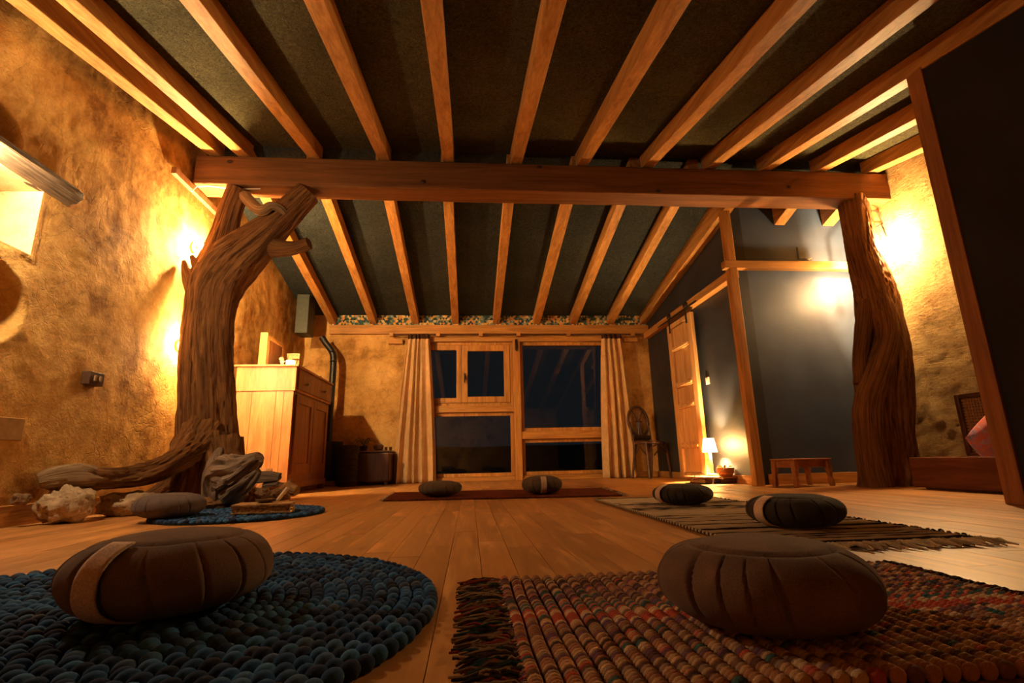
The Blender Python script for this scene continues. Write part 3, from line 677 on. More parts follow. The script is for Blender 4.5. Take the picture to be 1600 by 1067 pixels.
# pipe follows the bend seen in the photograph
Yp = 6.08
pth = [at(503, 527, Y=Yp), at(509, 536, Y=Yp), at(519, 550, Y=Yp), at(521, 565, Y=Yp), at(519, 600, Y=Yp), at(515, 655, Y=Yp)]
pp_, rr_ = smooth_path([(*p, .038) for p in pth], 6); MB().tube(pp_, rr_, 18).build('pipe', BLACK, t)
q = pth[-1]
ring = MB(); 
for p in (pth[2], pth[3]): ring.ball(p, (.042, .042, .022), 16, 8)
ring.build('elbow_ring', BLACK, t)
sv = based('black cylindrical iron stove in the shadow right of the dresser', 'stove', 'stove', (q.x, Yp, 0))
MB().lathe((q.x, Yp, 0), [(.15, .06), (.16, .08), (.16, .46), (.165, .47), (.165, .49), (.04, .50), (.04, q.z+.005)], 28).build('drum', BLACK, sv)
for k in range(3): a = k*2*pi/3+.5; MB().cyl((q.x+.12*cos(a), Yp+.12*sin(a), 0), (q.x+.11*cos(a), Yp+.11*sin(a), .07), .014, 8).build('leg', BLACK, sv)
sx1 = at(545, 757, Y=6.0).x
t = based('dark wicker-like log basket between stove and low chest', 'basket', 'log_basket', (-1.30, 5.85, 0)); m = MB()
m.lathe((-1.335, 5.85, 0), [(.085, 0), (.10, .02), (.105, .44), (.098, .44), (.09, .03), (0, .02)], 20); m.build('basket', plain('dark_wicker', (.05, .03, .012), .8, .2, .3, 60, bump=.8), t)
for k in range(7): MB().lathe((-1.335, 5.85, .04+k*.06), [(.103, 0), (.109, .012), (.103, .024)], 20).build('woven_band', plain('dark_wicker_band', (.035, .02, .01), .8), t)
t = based('very dark low wooden chest with rounded end under the window wall, left of the curtain', 'chest', 'low_chest', (-1.05, 6.2, 0))
MB().box((-1.28, 5.98, .03), (-.90, 6.33, .36)).build('case', DARKW, t, smooth=False, bevel=.02)
MB().box((-1.29, 5.97, .361), (-.89, 6.335, .38)).build('lid', DARKW, t, smooth=False, bevel=.006)
for x in (-1.25, -.96): MB().box((x, 6.0, 0), (x+.03, 6.3, .03)).build('foot', DARKW, t, smooth=False)
ctop = .38
t = based('spidery dark houseplant in a small pot on the low chest\'s left end', 'plant', 'spider_plant', (-1.24, 6.2, ctop))
MB().lathe((-1.24, 6.18, ctop), [(.035, 0), (.05, .06), (.045, .06), (.03, .01)], 16).build('pot', DARKW, t)
for k in range(14):
    a = k*2.4; L = .10+.06*random.random(); m = MB(); P = []
    for j in range(6): s = j/5; P.append((-1.24+cos(a)*L*s, 6.18+sin(a)*min(L, .12)*s, ctop+.05+.13*s*(1.2-s)*1.6*(1 if k % 3 else 1.4)))
    m.tube(P, [.004, .006, .006, .005, .004, .001], 6, flat=.3); m.build('leaf', plain('dark_leaf', (.03, .045, .015), .5), t)
t = based('dark round wooden bowl on the low chest', 'bowl', 'wooden_bowl', (-1.0, 6.1, ctop)); MB().lathe((-1.055, 6.1, ctop), [(.03, 0), (.055, .02), (.06, .055), (.045, .07), (0, .075)], 20).build('bowl', DARKW, t)
for k, lb in enumerate(('left one of two small dark cups on the low chest', 'right one of two small dark cups on the low chest')):
    t = based(lb, 'cup', 'small_cup', (-.975+k*.045, 6.08, ctop), 'cups on the low chest'); MB().lathe((-.965+k*.05, 6.08, ctop), [(.015, 0), (.018, .04), (.015, .04), (.013, .005), (0, .005)], 14).build('cup', plain('dark_glass', (.06, .03, .012), .2, .6), t)

# ================================================================== CURTAINS
rod = based('thin dark curtain rod on wooden brackets above the night window', 'curtain rod', 'curtain_rod', (.6, 6.26, 1.81))
MB().cyl((-.95, 6.262, 1.800), (2.24, 6.262, 1.800), .009, 10).build('rod', DARKW, rod)
for x in (-1.0, -.42, .12, .60, 1.25, 2.10):
    MB().box((x, 6.24, 1.785), (x+.05, 6.299, 1.828)).build('bracket', PINE_X, rod, smooth=False, bevel=.003)
MB().box((-1.02, 6.30, 1.70), (-.84, 6.357, 1.76)).build('mount_block', PINE_X, rod, smooth=False, bevel=.003); MB().box((2.02, 6.30, 1.72), (2.2, 6.357, 1.77)).build('mount_block', PINE_X, rod, smooth=False, bevel=.003)
def curtain(lb, xt0, xt1, xb0, xb1, nf, seed, hem_tilt=0):
    t = based(lb, 'curtain', 'linen_curtain', ((xb0+xb1)/2, 6.25, 0), 'curtains at the night window')
    random.seed(seed); ph = [random.uniform(-.5, .5) for _ in range(nf+2)]
    def f(u, v):                                    # v: 0 bottom, 1 top
        e = v**1.5; w0 = xb0+(xt0-xb0)*e + .03*sin(v*pi)*0; w1 = xb1+(xt1-xb1)*e
        u2 = u + .07*noise.noise(Vector((u*4, v*.8, seed+3))) + .02*noise.noise(Vector((u*11, v*1.3, seed))); k = u2*nf; i = int(max(0, min(k, nf-1))); a = (.014+.030*(1-v)**.5)*(1+.8*noise.noise(Vector((k*.9, v*.7, seed))))
        uu = u + .012*noise.noise(Vector((u*9, v*2, seed)))
        y = 6.235 + a*cos(2*pi*k) + .008*noise.noise(Vector((u*15, v*5, seed)))
        return Vector((w0+(w1-w0)*uu, min(y, 6.285), .004+1.775*v+hem_tilt*u*(1-v)))
    m = MB(); m.sheet(f, nf*22, 34); o = m.build('curtain_cloth', LINEN, t, solid=.003)
    def g(u, v):
        p = f(u, 1.0); return Vector((p.x+.0, p.y-.006, 1.745+.055*v))
    m = MB(); m.sheet(g, nf*22, 2); m.build('heading', HEAD, t, solid=.006)
    return t
curtain('left linen curtain gathered beside the night window, nearer the stove', -.765, -.50, -.90, -.40, 5, 3)
curtain('right linen curtain gathered beside the night window, nearer the chair', 1.70, 1.97, 1.62, 2.06, 4, 5)

# ================================================================== CHAIR
ch = based('dark bentwood chair with oval pierced back in the far corner by the curtain', 'chair', 'bentwood_chair', (2.135, 5.98, 0), rz=radians(20))
S = .9
def L(*a): return Matrix.Scale(1, 3) @ Vector(a)
CW = world_of(ch)
def W(x, y, z): return CW @ Vector((x*S, y*S, z*S))
m = MB(); m.lathe((0, 0, 0), [(0, .435), (.19, .435), (.2, .445), (.2, .46), (.19, .468), (.16, .464), (0, .464)], 28); m.v = [CW @ (v*S) for v in m.v]; m.build('seat', DARKW, ch)
for sx_ in (-1, 1):
    MB().tube([W(sx_*.155, -.12, .44), W(sx_*.165, -.14, .25), W(sx_*.175, -.155, .04), W(sx_*.18, -.165, 0)], [.020*S, .018*S, .014*S, .016*S], 10).build('leg', DARKW, ch)
    MB().tube([W(sx_*.13, .14, .44), W(sx_*.145, .17, .22), W(sx_*.155, .21, 0)], [.020*S, .018*S, .015*S], 10).build('leg', DARKW, ch)
    MB().tube([W(sx_*.14, .14, .44), W(sx_*.155, .175, .6), W(sx_*.15, .2, .74)], [.015*S, .014*S, .013*S], 10).build('back_post', DARKW, ch)
    MB().tube([W(sx_*.16, -.13, .30), W(sx_*.10, -.15, .39), W(sx_*.03, -.16, .42)], .009*S, 8).build('brace', DARKW, ch)
    MB().tube([W(sx_*.165, -.12, .29), W(sx_*.175, -.0, .40), W(sx_*.16, .12, .29)], .009*S, 8).build('brace', DARKW, ch)
P = [W(.165*cos(a), .205+.02*sin(a), .745+.20*sin(a)) for a in [2*pi*k/32 for k in range(33)]]
MB().tube(P, .020*S, 10, cap=False).build('oval_frame', DARKW, ch)
for k in (-1, -.35, .35, 1):
    MB().tube([W(k*.10, .21, .92-.02*abs(k)), W(k*.055, .205, .84), W(k*.02, .2, .74), W(k*.035, .195, .64), W(k*.06, .19, .56)], [.014*S, .012*S, .010*S, .013*S, .012*S], 8, flat=.6).build('splat', DARKW, ch)
MB().tube([W(-.05, .2, .745), W(.05, .2, .745)], .011*S, 8).build('splat_tie', DARKW, ch)
MB().box((0, 0, 0), (1, 1, 1)).v
m = MB(); m.tube([W(-.14, .16, .52), W(0, .165, .525), W(.14, .16, .52)], [.022*S]*3, 8, flat=2.2); m.build('lower_rail', DARKW, ch)

# ================================================================== SLIDING DOOR
dd = tag(empty('door_1', (2.30, 5.18, 0)), kind='structure')
y0, y1, zb, zt, xf, xb = 4.86, 5.49, .03, 1.70, 2.272, 2.312
def dbox(name, a, b, c, d, x0=xf, x1=xb, mat=DOORM, par=dd, bv=.004): return MB().box((x0, a, c), (x1, b, d)).build(name, mat, par, smooth=False, bevel=bv)
dbox('stile', y0, y0+.10, zb, zt); dbox('stile', y1-.10, y1, zb, zt)
rz_ = [zb, .13, .20, .54, .61, .80, .87, 1.33, 1.40, 1.62, zt]
for a, b2 in ((zb, .08), (.32, .385), (.74, .80), (.965, 1.03), (1.375, 1.43), (1.645, zt)): dbox('rail', y0+.10, y1-.10, a, b2)
for a, b2 in ((.08, .32), (.385, .74), (.80, .965), (1.03, 1.375), (1.43, 1.645)): dbox('panel', y0+.101, y1-.101, a+.001, b2-.001, xf+.024, xb-.005, bv=0)
for a in (.32, .74, .965, 1.375): dbox('bead', y0+.11, y1-.11, a+.012, a+.040, xf-.016, xf-.0005, bv=.006)
for yk in (y0+.09, y1-.09):
    h = MB().box((xf-.008, yk-.014, 1.60), (xf-.0005, yk+.014, 1.80)).build('hanger', BLACK, dd, smooth=False, bevel=.001)
    MB().lathe((xf-.004, yk, 1.80), [(.0, -.008), (.032, -.008), (.032, .008), (0, .008)], 18, Matrix.Rotation(pi/2, 3, 'Y')).build('wheel', BLACK, h)
MB().box((xf-.002, 4.7, 1.755), (xf+.004, 5.75, 1.772)).build('track', BLACK, dd, smooth=False)
sw = at(1104, 596, X=XW1)
t = based('small white light switch on the dark wall right of the sliding door', 'switch', 'light_switch', (XW1, 4.80, .97))
MB().box((XW1-.012, 4.76, .93), (XW1-.001, 4.83, 1.0)).build('plate', WHITE, t, smooth=False, bevel=.003); MB().box((XW1-.017, 4.78, .945), (XW1-.0125, 4.81, .985)).build('rocker', WHITE, t, smooth=False, bevel=.002)
# socket high on alcove wall
q = at(1262, 412, Y=YW2); t = based('white cable outlet with hanging stub high on the slate-blue alcove wall', 'outlet', 'wall_outlet', (q.x, YW2, q.z))
MB().box((q.x-.028, YW2-.010, q.z-.03), (q.x+.028, YW2-.001, q.z+.022)).build('plate', WHITE, t, smooth=False, bevel=.003)
MB().tube([(q.x+.005, YW2-.012, q.z), (q.x-.004, YW2-.03, q.z+.02), (q.x-.02, YW2-.02, q.z+.034), (q.x+.03, YW2-.02, q.z+.045)], .006, 8).build('cable_stub', WHITE, t)
m = MB(); m.box((q.x-.075, YW2-.006, q.z+.045), (q.x+.025, YW2-.0005, q.z+.155)); m.build('blank_cover', SLATE, t, smooth=False, bevel=.002)
MB().box((q.x-.082, YW2-.007, q.z+.04), (q.x-.076, YW2-.0005, q.z+.155)).build('cover_edge', BLACK, t, smooth=False)
# switch box and patch on left wall
q = at(139, 592, X=XL); t = based('brown surface-mounted double switch box on the left plaster wall', 'switch', 'switch_box', (XL, q.y, q.z))
MB().box((XL-.002, q.y-.055, q.z-.036), (XL+.042, q.y+.055, q.z+.036)).build('box', plain('brown_bakelite', (.10, .05, .025), .5), t, smooth=False, bevel=.004)
for s in (-.018, .020): MB().box((XL+.042, q.y+s-.008, q.z-.016), (XL+.049, q.y+s+.008, q.z+.016)).build('rocker', plain('bronze_rocker', (.40, .25, .13), .4), t, smooth=False, bevel=.002)
t = tag(MB().box((XL-.01, 2.10, .375), (XL+.014, 2.535, .475)).build('wall_cover', plain('tan_cover', (.42, .24, .09), .8), None, smooth=False, bevel=.003), 'plain tan rectangular cover low on the left plaster wall', 'cover')

# ================================================================== LIGHTS WITH FIXTURES
def bulb(par, c, r, strength, name='bulb', col=WARM):
    return MB().ball(c, r, 12, 8).build(name, emis(name+'_glow', col, strength), par)
t = based('upper of two glowing wall lamps at the forked trunk', 'wall lamp', 'wall_lamp', (XL, 3.70, 1.84))
MB().lathe((XL-.005, 3.70, 1.84), [(.04, 0), (.04, .02), (.012, .024), (.012, .09)], 16, Matrix.Rotation(pi/2, 3, 'Y')).build('wall_plate', BRASS, t)
bulb(t, (XL+.085, 3.70, 1.84), .026, LAMP['left_top'])
t = based('lower of two glowing wall lamps at the forked trunk', 'wall lamp', 'wall_lamp', (XL, 3.68, 1.08))
MB().lathe((XL-.005, 3.68, 1.08), [(.04, 0), (.04, .02), (.012, .024), (.012, .09)], 16, Matrix.Rotation(pi/2, 3, 'Y')).build('wall_plate', BRASS, t)
bulb(t, (XL+.08, 3.68, 1.08), .026, LAMP['left_low'])
t = based('bright spot lamp clipped under the wood lintel at the left picture edge', 'spot lamp', 'spot_lamp', (XL+.02, 2.0, 1.545))
MB().lathe((XL+.02, 2.0, 1.515), [(.012, -.03), (.034, .0), (.036, .035), (.032, .035), (.03, .0)], 16, Matrix.Rotation(pi/2, 3, 'Y')).build('housing', BLACK, t)
bulb(t, (XL+.075, 2.0, 1.515), .022, LAMP['spot'], 'spot_bulb', SPOTC)
t = based('glowing wall lamp on a curled iron bracket right of the twisted trunk', 'wall lamp', 'wall_lamp', (XS, 3.56, 1.95))
bulb(t, (XS-.10, 3.54, 1.90), .028, LAMP['right']); bulb(t, (XS-.14, 3.80, 1.70), .026, LAMP['right_added'])  # second bulb is added, unseen behind the trunk, to light the alcove wall
MB().tube([(XS-.0, 3.66, 2.12), (XS-.07, 3.74, 2.08), (XS-.14, 3.80, 2.03), (XS-.14, 3.80, 1.725)], .006, 8).build('arm', BLACK, t)  # arm made up for the added rear bulb
P = [];
for k in range(26):
    a = k*.33; r = .012+.0016*k; P.append((XS-.19+r*cos(a)*.9, 3.60, 2.15+r*sin(a)))
P += [(XS-.08, 3.62, 2.215), (XS-.03, 3.64, 2.20), (XS+.0, 3.66, 2.14)]
MB().tube(P, .005, 8).build('scroll_bracket', BLACK, t); MB().tube([(XS-.0, 3.66, 2.12), (XS-.05, 3.62, 2.08), (XS-.10, 3.56, 2.03), (XS-.10, 3.54, 1.93)], .006, 8).build('arm', BLACK, t)
t = based('ceiling lamp bulb hanging behind the viewer from the front slope', 'ceiling lamp', 'pendant_lamp', (.6, -.7, 1.2)) if False else None
# table lamp
lx_, ly_ = 2.222, 4.64; tz = .062
t = based('small lit table lamp with white shade on the low board by the dark wall', 'table lamp', 'table_lamp', (lx_, ly_, tz))
MB().lathe((lx_, ly_, tz), [(.045, 0), (.045, .012), (.02, .022), (.014, .05), (.018, .09), (.014, .13), (.013, .2), (.006, .215), (.006, .25)], 20).build('stand', plain('white_wood', (.75, .6, .42), .5), t)
def shade():
    m = Mat('lamp_shade_cloth'); n = m.n; n.remove(m.b); a = m.new('ShaderNodeBsdfDiffuse'); a.inputs[0].default_value = (.80, .68, .50, 1); b = m.new('ShaderNodeBsdfTranslucent'); b.inputs[0].default_value = (.9, .72, .48, 1)
    x = m.new('ShaderNodeMixShader'); x.inputs[0].default_value = .28; m.ln(a.outputs[0], x.inputs[1]); m.ln(b.outputs[0], x.inputs[2]); m.ln(x.outputs[0], n['Material Output'].inputs[0]); return m.m
m = MB(); seg = 28
m.tube([(lx_, ly_, tz+.212), (lx_, ly_, tz+.335)], [.066, .044], seg, cap=False); m.build('shade', shade(), t)
bulb(t, (lx_, ly_, tz+.275), .018, LAMP['table'])

# ================================================================== LOW BOARD, POT, STOOL
t = based('low rustic wooden board table under the lit lamp', 'table', 'low_board', (2.16, 4.5, 0))
MB().box((2.02, 4.40, .045), (2.335, 4.80, .061)).build('board', POSTM, t, smooth=False, bevel=.004)
for (a, b2) in ((2.05, 2.11), (2.19, 2.325)): MB().box((a, 4.42, 0), (b2, 4.76, .0445)).build('foot', DARKW, t, smooth=False, bevel=.01)
q = Vector((2.272, 4.485, tz)); t = based('round terracotta pot with sprawling succulent beside the lit lamp', 'plant', 'potted_plant', q)
TERRA = plain('terracotta', (.42, .16, .05), .8, .2)
MB().lathe(q, [(.058, 0), (.060, .018), (.064, .02), (.066, .024), (.072, .028), (.076, .072), (.070, .072), (.064, .060), (0, .058)], 26).build('pot', TERRA, t)
for k in range(9):
    a = k*2.1; m = MB(); rr = .03+.012*(k % 3); m.tube([q+Vector((cos(a)*.01, sin(a)*.01, .06)), q+Vector((cos(a)*rr, sin(a)*rr, .085)), q+Vector((cos(a)*(rr+.045), sin(a)*(rr+.03), .078+.012*(k % 2)))], [.006, .015, .002], 8, flat=.4)
    m.build('leaf', plain('succulent_leaf', (.22, .17, .04), .5), t)
t = based('white lamp cable looping over the low board edge to the floor', 'cable', 'lamp_cable', (2.05, 4.36, 0))
pts = [at(1126, 731, Y=4.34), at(1122, 741, Y=4.33), at(1130, 747, Y=4.32), at(1120, 748, Y=4.32)]
m = MB(); p_, r_ = smooth_path([(*p, .0035) for p in [at(1103, 742, Y=4.35), at(1090, 739, Y=4.33), at(1081, 751, Y=4.32)]] , 6); m.tube(p_, r_, 6)
p_, r_ = smooth_path([(*p, .0035) for p in [at(1133, 731, Y=4.31), at(1124, 741, Y=4.30), at(1130, 748, Y=4.30), at(1117, 746, Y=4.31), at(1114, 757, Y=4.31)]], 6); m.tube(p_, r_, 6)
m.build('cable', WHITE, t)
# stool
so = based('low four-legged brown wooden stool in front of the slate-blue wall', 'stool', 'footstool', (2.53, 3.80, 0), rz=radians(14))
SWm = world_of(so); SZ = .205
def B(name, a, b2, mat=STOOLM, bv=.004):
    m = MB().box(a, b2); m.v = [SWm @ v for v in m.v]; return m.build(name, mat, so, smooth=False, bevel=bv)
B('seat', (-.185, -.115, SZ-.012), (.185, .115, SZ))
B('apron', (-.155, -.095, SZ-.065), (.155, -.085, SZ-.0125)); B('apron', (-.155, .085, SZ-.065), (.155, .095, SZ-.0125))
B('apron', (-.165, -.08, SZ-.065), (-.155, .08, SZ-.0125)); B('apron', (.155, -.08, SZ-.065), (.165, .08, SZ-.0125))
for x in (-.158, .158):
    for y in (-.09, .09):
        m = MB(); prof = [(.013, 0), (.016, .01), (.016, .05), (.012, .075), (.017, .10), (.019, .125), (.019, SZ-.0125)]
        vs = []
        for (r, z) in prof:
            k = 1+.10*(1-z/SZ)
            for sx_, sy2 in ((-1, -1), (1, -1), (1, 1), (-1, 1)): vs.append(SWm @ Vector((x*k+sx_*r, y*k+sy2*r, z)))
        n = len(prof); fs = [(i*4+j, i*4+(j+1) % 4, (i+1)*4+(j+1) % 4, (i+1)*4+j) for i in range(n-1) for j in range(4)]+[(3, 2, 1, 0), tuple((n-1)*4+j for j in range(4))]
        m.add(vs, fs); m.build('leg', STOOLM, so, smooth=False, bevel=.003)

# ================================================================== BED NOOK
bd = based('dark wooden bed surround behind the brown post, before the clay wall', 'bed', 'bed_frame', (3.2, 2.2, 0))
MB().box((2.92, .9, .012), (2.95, 3.24, .20)).build('front_board', BEDM, bd, smooth=False, bevel=.004)
MB().box((2.951, 3.21, .012), (XS-.06, 3.24, .20)).build('end_board', BEDM, bd, smooth=False, bevel=.004)
MB().box((2.951, .9, .0), (XS-.06, 3.209, .11)).build('mattress', fabric('mattress_cloth', (.3, .2, .12)), bd, smooth=False, bevel=.02)
def duvet():
    m = Mat('pink_blue_cloth', .9, .1); v = m.coord('Object'); n = m.noise(v, 14, 6, .65, .5)
    m.base(m.ramp(n, [(.38, (.20, .26, .50)), (.47, (.55, .28, .40)), (.56, (.78, .20, .12)), (.68, (.60, .45, .62))])); return m.m
def pillow(u, v):
    th = (u-.5)*2; ph = (v-.5)*2; th2 = .060*(1-abs(th)**2.6)**.5*(1-abs(ph)**2.6)**.5
    return th, ph, th2
t = based('pink and blue patterned cushion leaning up in the bed nook, half behind the post', 'cushion', 'patterned_cushion', (3.19, 2.87, .11))
m = MB(); Rm = Matrix.Rotation(radians(-38), 3, 'Y')
for sgn in (1, -1):
    def f(u, v):
        a, b2, h = pillow(u, v); q = Vector((a*.152, sgn*h, b2*.152)); q = Rm @ q; return Vector((3.19, 2.87, .285)) + q
    m.sheet(f, 24, 24, flip=(sgn < 0))
m.build('cushion_cover', duvet(), t)
t = based('dark framed woven cane panel hung low on the straw-clay wall', 'panel', 'cane_panel', (3.42, 2.9, .2))
X0 = 3.425
d = MB(); 
for a in ((2.62, 2.65, .19, .62), (3.27, 3.30, .19, .62), (2.65, 3.27, .19, .22), (2.65, 3.27, .59, .62)): d.box((X0-.02, a[0], a[2]), (X0+.02, a[1], a[3]))
d.build('frame', DARKW, t, smooth=False, bevel=.003)
MB().box((X0+.006, 2.65, .22), (X0+.012, 3.27, .59)).build('backing', plain('cane_back', (.28, .15, .05), .8), t, smooth=False)
m = MB()
for k in range(18): z = .235+k*.02; m.box((X0-.004, 2.652, z-.004), (X0+.0, 3.268, z+.004))
for k in range(29): y = 2.67+k*.0205; m.box((X0-.001, y-.004, .221), (X0+.004, y+.004, .589))
tag(m.build('cane_weave', plain('cane_strip', (.34, .18, .07), .7), t, smooth=False), kind='stuff')

# ================================================================== ZAFU CUSHIONS
def zafu_mesh(R_, H_, npl=15, seed=0, seamr=.66):
    m = MB(); NU, NV = 400, 52
    def f(u, v):
        th = 2*pi*u; a = (v-.5)*pi; ca, sa = cos(a), sin(a)
        r = R_*abs(ca)**.72; z = H_/2*(abs(sa)**.88)*(1 if sa > 0 else -1)
        side = min(1, max(0, (r/R_-seamr+.04)/.10))
        thp = th + .10*sa + .02*noise.noise(Vector((cos(th)*3, sin(th)*3, seed)))
        k = thp*npl/(2*pi) + .9*noise.noise(Vector((cos(th)*1.5, sin(th)*1.5, seed+4))); s = k-mfloor(k)
        ia = .35+.9*abs(noise.noise(Vector((round(k)*3.7, seed*2.1, .5))))*1.6
        d = (.0022*(s**1.3) - .0062*min(1.2, ia)*exp(-((min(s, 1-s))/.05)**2))*side*(.25+.75*(1-abs(sa)**1.5))
        d += .0035*noise.fractal(Vector((cos(th)*r*14, sin(th)*r*14, z*14+seed)), .9, 2, 2)
        sm = -.003*exp(-(((r/R_)-seamr)/.018)**2) if sa > 0 else 0
        rr = r + d*abs(ca)**.3; z2 = z + (d*.4+sm)*(1 if sa > 0 else -.0)*1
        return Vector((rr*cos(th), rr*sin(th), z2+H_/2))
    m.sheet(f, NU, NV); return m
def zafu(lb, c, R_, H_, strap=None, mat=ZAFU, seed=0, rz=0, tilt=(0, 0), z0=0, amp=1):
    t = based(lb, 'cushion', 'meditation_cushion', (c[0], c[1], z0), 'round meditation cushions', rz)
    t.rotation_euler = (tilt[0], tilt[1], rz)
    zafu_mesh(R_, H_, seed=seed).build('cover', mat, t, local=True)
    if strap is not None:
        m = MB(); wd = .0185
        def g(u, v):
            a = (-.42+.76*v)*pi*.93; ca, sa = cos(a), sin(a); r = R_*abs(ca)**.72+.006; z = H_/2*(abs(sa)**.88)*(1 if sa > 0 else -1)*1.0
            z += .003*(1 if sa > 0 else 0)
            w_ = (u-.5)*2*wd
            q = Vector((r, w_, max(.004, z+H_/2))); q = Matrix.Rotation(strap, 3, 'Z') @ q; return q
        m.sheet(g, 6, 26); m.build('strap', STRAP, t, local=True, solid=.003)
    return t
zafu('large brown-grey cushion with beige strap on the near blue rug, front left', (-.484, .935), .148, .122, radians(-103), seed=1, z0=.018)
zafu('large brown-grey cushion without visible strap on the multicoloured corded rug, front right', (.409, .735), .140, .112, None, seed=2, z0=.014)
zafu('grey-mauve cushion lying on the small blue rug near the left trunk', (-1.387, 2.58), .145, .110, None, fabric('mauve_grey_cotton', (.135, .098, .085)), 3, z0=.016)
zafu('olive-grey cushion on the red rug, left one before the night window', (-.204, 3.66), .148, .101, None, ZAFU_G, 4, z0=.0125)
zafu('dark pleated cushion with pale strap on the red rug, right one before the window', (.499, 3.62), .140, .120, radians(-92), ZAFU_G, 5, z0=.0125)
zafu('dark cushion with pale strap on the far end of the cream and black rug', (1.044, 2.52), .140, .098, radians(-165), fabric('charcoal_cotton', (.045, .036, .026)), 6, z0=.012)
zafu('dark cushion with pale strap on the middle of the cream and black rug', (1.057, 1.655), .144, .101, radians(-165), fabric('charcoal_cotton_b', (.05, .038, .026)), 7, z0=.012)

# ================================================================== RUGS
def feltmat(name, attr):
    m = Mat(name, .95, .08); 
    if attr: a = m.new('ShaderNodeAttribute'); a.attribute_name = 'tint'; f = a.outputs['Fac']
    else: a = m.new('ShaderNodeObjectInfo'); f = a.outputs['Random']
    c = m.ramp(f, [(0, (.018, .022, .042)), (.3, (.022, .048, .115)), (.6, (.030, .095, .23)), (.85, (.055, .17, .36)), (1, (.07, .085, .13))])
    n = m.noise(m.coord('Object'), 900, 2); m.base(m.mix(c, m.ramp(n, [(.3, .8), (.7, 1.2)]), 1)); m.bump(n, .4, .001); m.b.inputs['Sheen Weight'].default_value = .05; return m.m
FELT_O, FELT_A = feltmat('felt_wool', False), feltmat('felt_wool_joined', True)
def felt_rug(lb, c, Rr, pitch, parts):
    t = based(lb, 'rug', 'felt_ball_rug', (c[0], c[1], 0), 'round blue felt ball rugs'); balls = []
    k = 0; r = 0
    while r < Rr:
        n = max(1, int(2*pi*r/(pitch*1.12)))
        for i in range(n):
            a = 2*pi*i/n + k*.77; balls.append((c[0]+r*cos(a), c[1]+r*sin(a), a))
        k += 1; r = k*pitch*.93
    balls.sort(key=lambda b: (b[1] < .50)*50 + sqrt(b[0]**2+b[1]**2) + (abs(b[0]) > b[1]*.98+.0)*10)
    proto = None; rest = MB()
    for i, (x, y, a) in enumerate(balls):
        z = pitch*.42
        if i < parts:
            if proto is None:
                proto = MB().ball((0, 0, 0), (pitch*.50, pitch*.58, pitch*.46), 14, 9).build('felt_ball', FELT_O, t, local=True); o = proto
            else: o = proto.copy(); COL.objects.link(o)
            o.location = (x-c[0], y-c[1], z+random.uniform(-.0015, .0015)); o.rotation_euler = (random.uniform(-.15, .15), 0, a+random.uniform(-.2, .2))
            s = random.uniform(.93, 1.07); o.scale = (s, s, s)
        else:
            v = random.random(); rest.col = (v, v, v, 1)
            rest.ball((x, y, z+random.uniform(-.0015, .0015)), (pitch*.50, pitch*.60, pitch*.44), 10 if parts else 8, 6, Matrix.Rotation(a, 3, 'Z'))
    tag(rest.build('felt_ball_field', FELT_A, t, colors=True), kind='stuff')
    MB().lathe((c[0], c[1], .001), [(0, .0), (Rr-.01, .0), (Rr-.01, pitch*.35), (0, pitch*.35)], 48).build('backing', plain('rug_backing', (.01, .014, .02), .95), t)
felt_rug('big round blue felt ball rug in the left foreground under the large cushion', (-.61, .93), .5455, .0234, 300)
felt_rug('small round blue felt ball rug near the left trunk under the old book', (-1.136, 2.76), .40, .024, 0)

# multicoloured corded rug
cr_ = based('multicoloured corded mat with dark fringe in the right foreground', 'rug', 'corded_rug', (.47, .83, 0))
def tint():
    m = Mat('yarn', .92, .08); a = m.new('ShaderNodeAttribute'); a.attribute_name = 'tint'; n = m.noise(m.coord('Object'), 700, 2); m.base(m.mix(a.outputs['Color'], m.ramp(n, [(.3, .75), (.7, 1.2)]), 1)); m.bump(n, .5, .001); return m.m
YARN = tint()
PAL = [(0.319, 0.145, 0.072), (0.435, 0.203, 0.102), (0.58, 0.348, 0.174), (0.145, 0.065, 0.043), (0.507, 0.102, 0.058), (0.696, 0.464, 0.261), (0.072, 0.043, 0.036), (0.261, 0.131, 0.08), (0.609, 0.174, 0.102), (0.058, 0.131, 0.123), (0.362, 0.232, 0.145), (0.189, 0.087, 0.116)]
random.seed(11)
ROWS = [random.choice(PAL[:4] + PAL[6:8] + PAL[:3] + PAL[10:]) if not (24 < i % 44 < 36) else random.choice(PAL[4:6] + PAL[8:10]) for i in range(120)]
x = .066; ci = 0; RY0, RY1 = .56, 1.075
while x < .855:
    m = MB(); pts = []; rad = []; nb = 60; c0 = []
    ye = RY1 + .008*noise.noise(Vector((x*9, 0, 0))); yb_ = RY0
    nseg = nb*4
    for k in range(nseg+1):
        s = k/nseg; y = yb_+(ye-yb_)*s; b_ = (k/4) % 1
        pts.append(Vector((x+.0035*noise.noise(Vector((y*6, x*20, 1)))+.02*(y-1.07)*(x-.05)*0, y, .0095)))
        rad.append(.0076+.0026*sin(pi*b_)**.7)
    m.tube(pts, rad, 10, flat=.9)
    # colour per bead
    for vi in range(len(m.v)):
        k = vi//11; bi = int((k-.5)/4) if k else 0
        random.seed(bi*131+ci*17 if True else 0); q = ROWS[(bi+ci//9) % 120] if random.random() < .72 else random.choice(PAL)
        m.c[vi] = (*q, 1)
    m.build('cord', YARN, cr_, colors=True); x += .0212; ci += 1
random.seed(5)
MB().box((.052, RY0+.005, .001), (.868, RY1-.006, .008)).build('warp_backing', plain('dark_warp', (.02, .012, .01), .95), cr_, smooth=False)
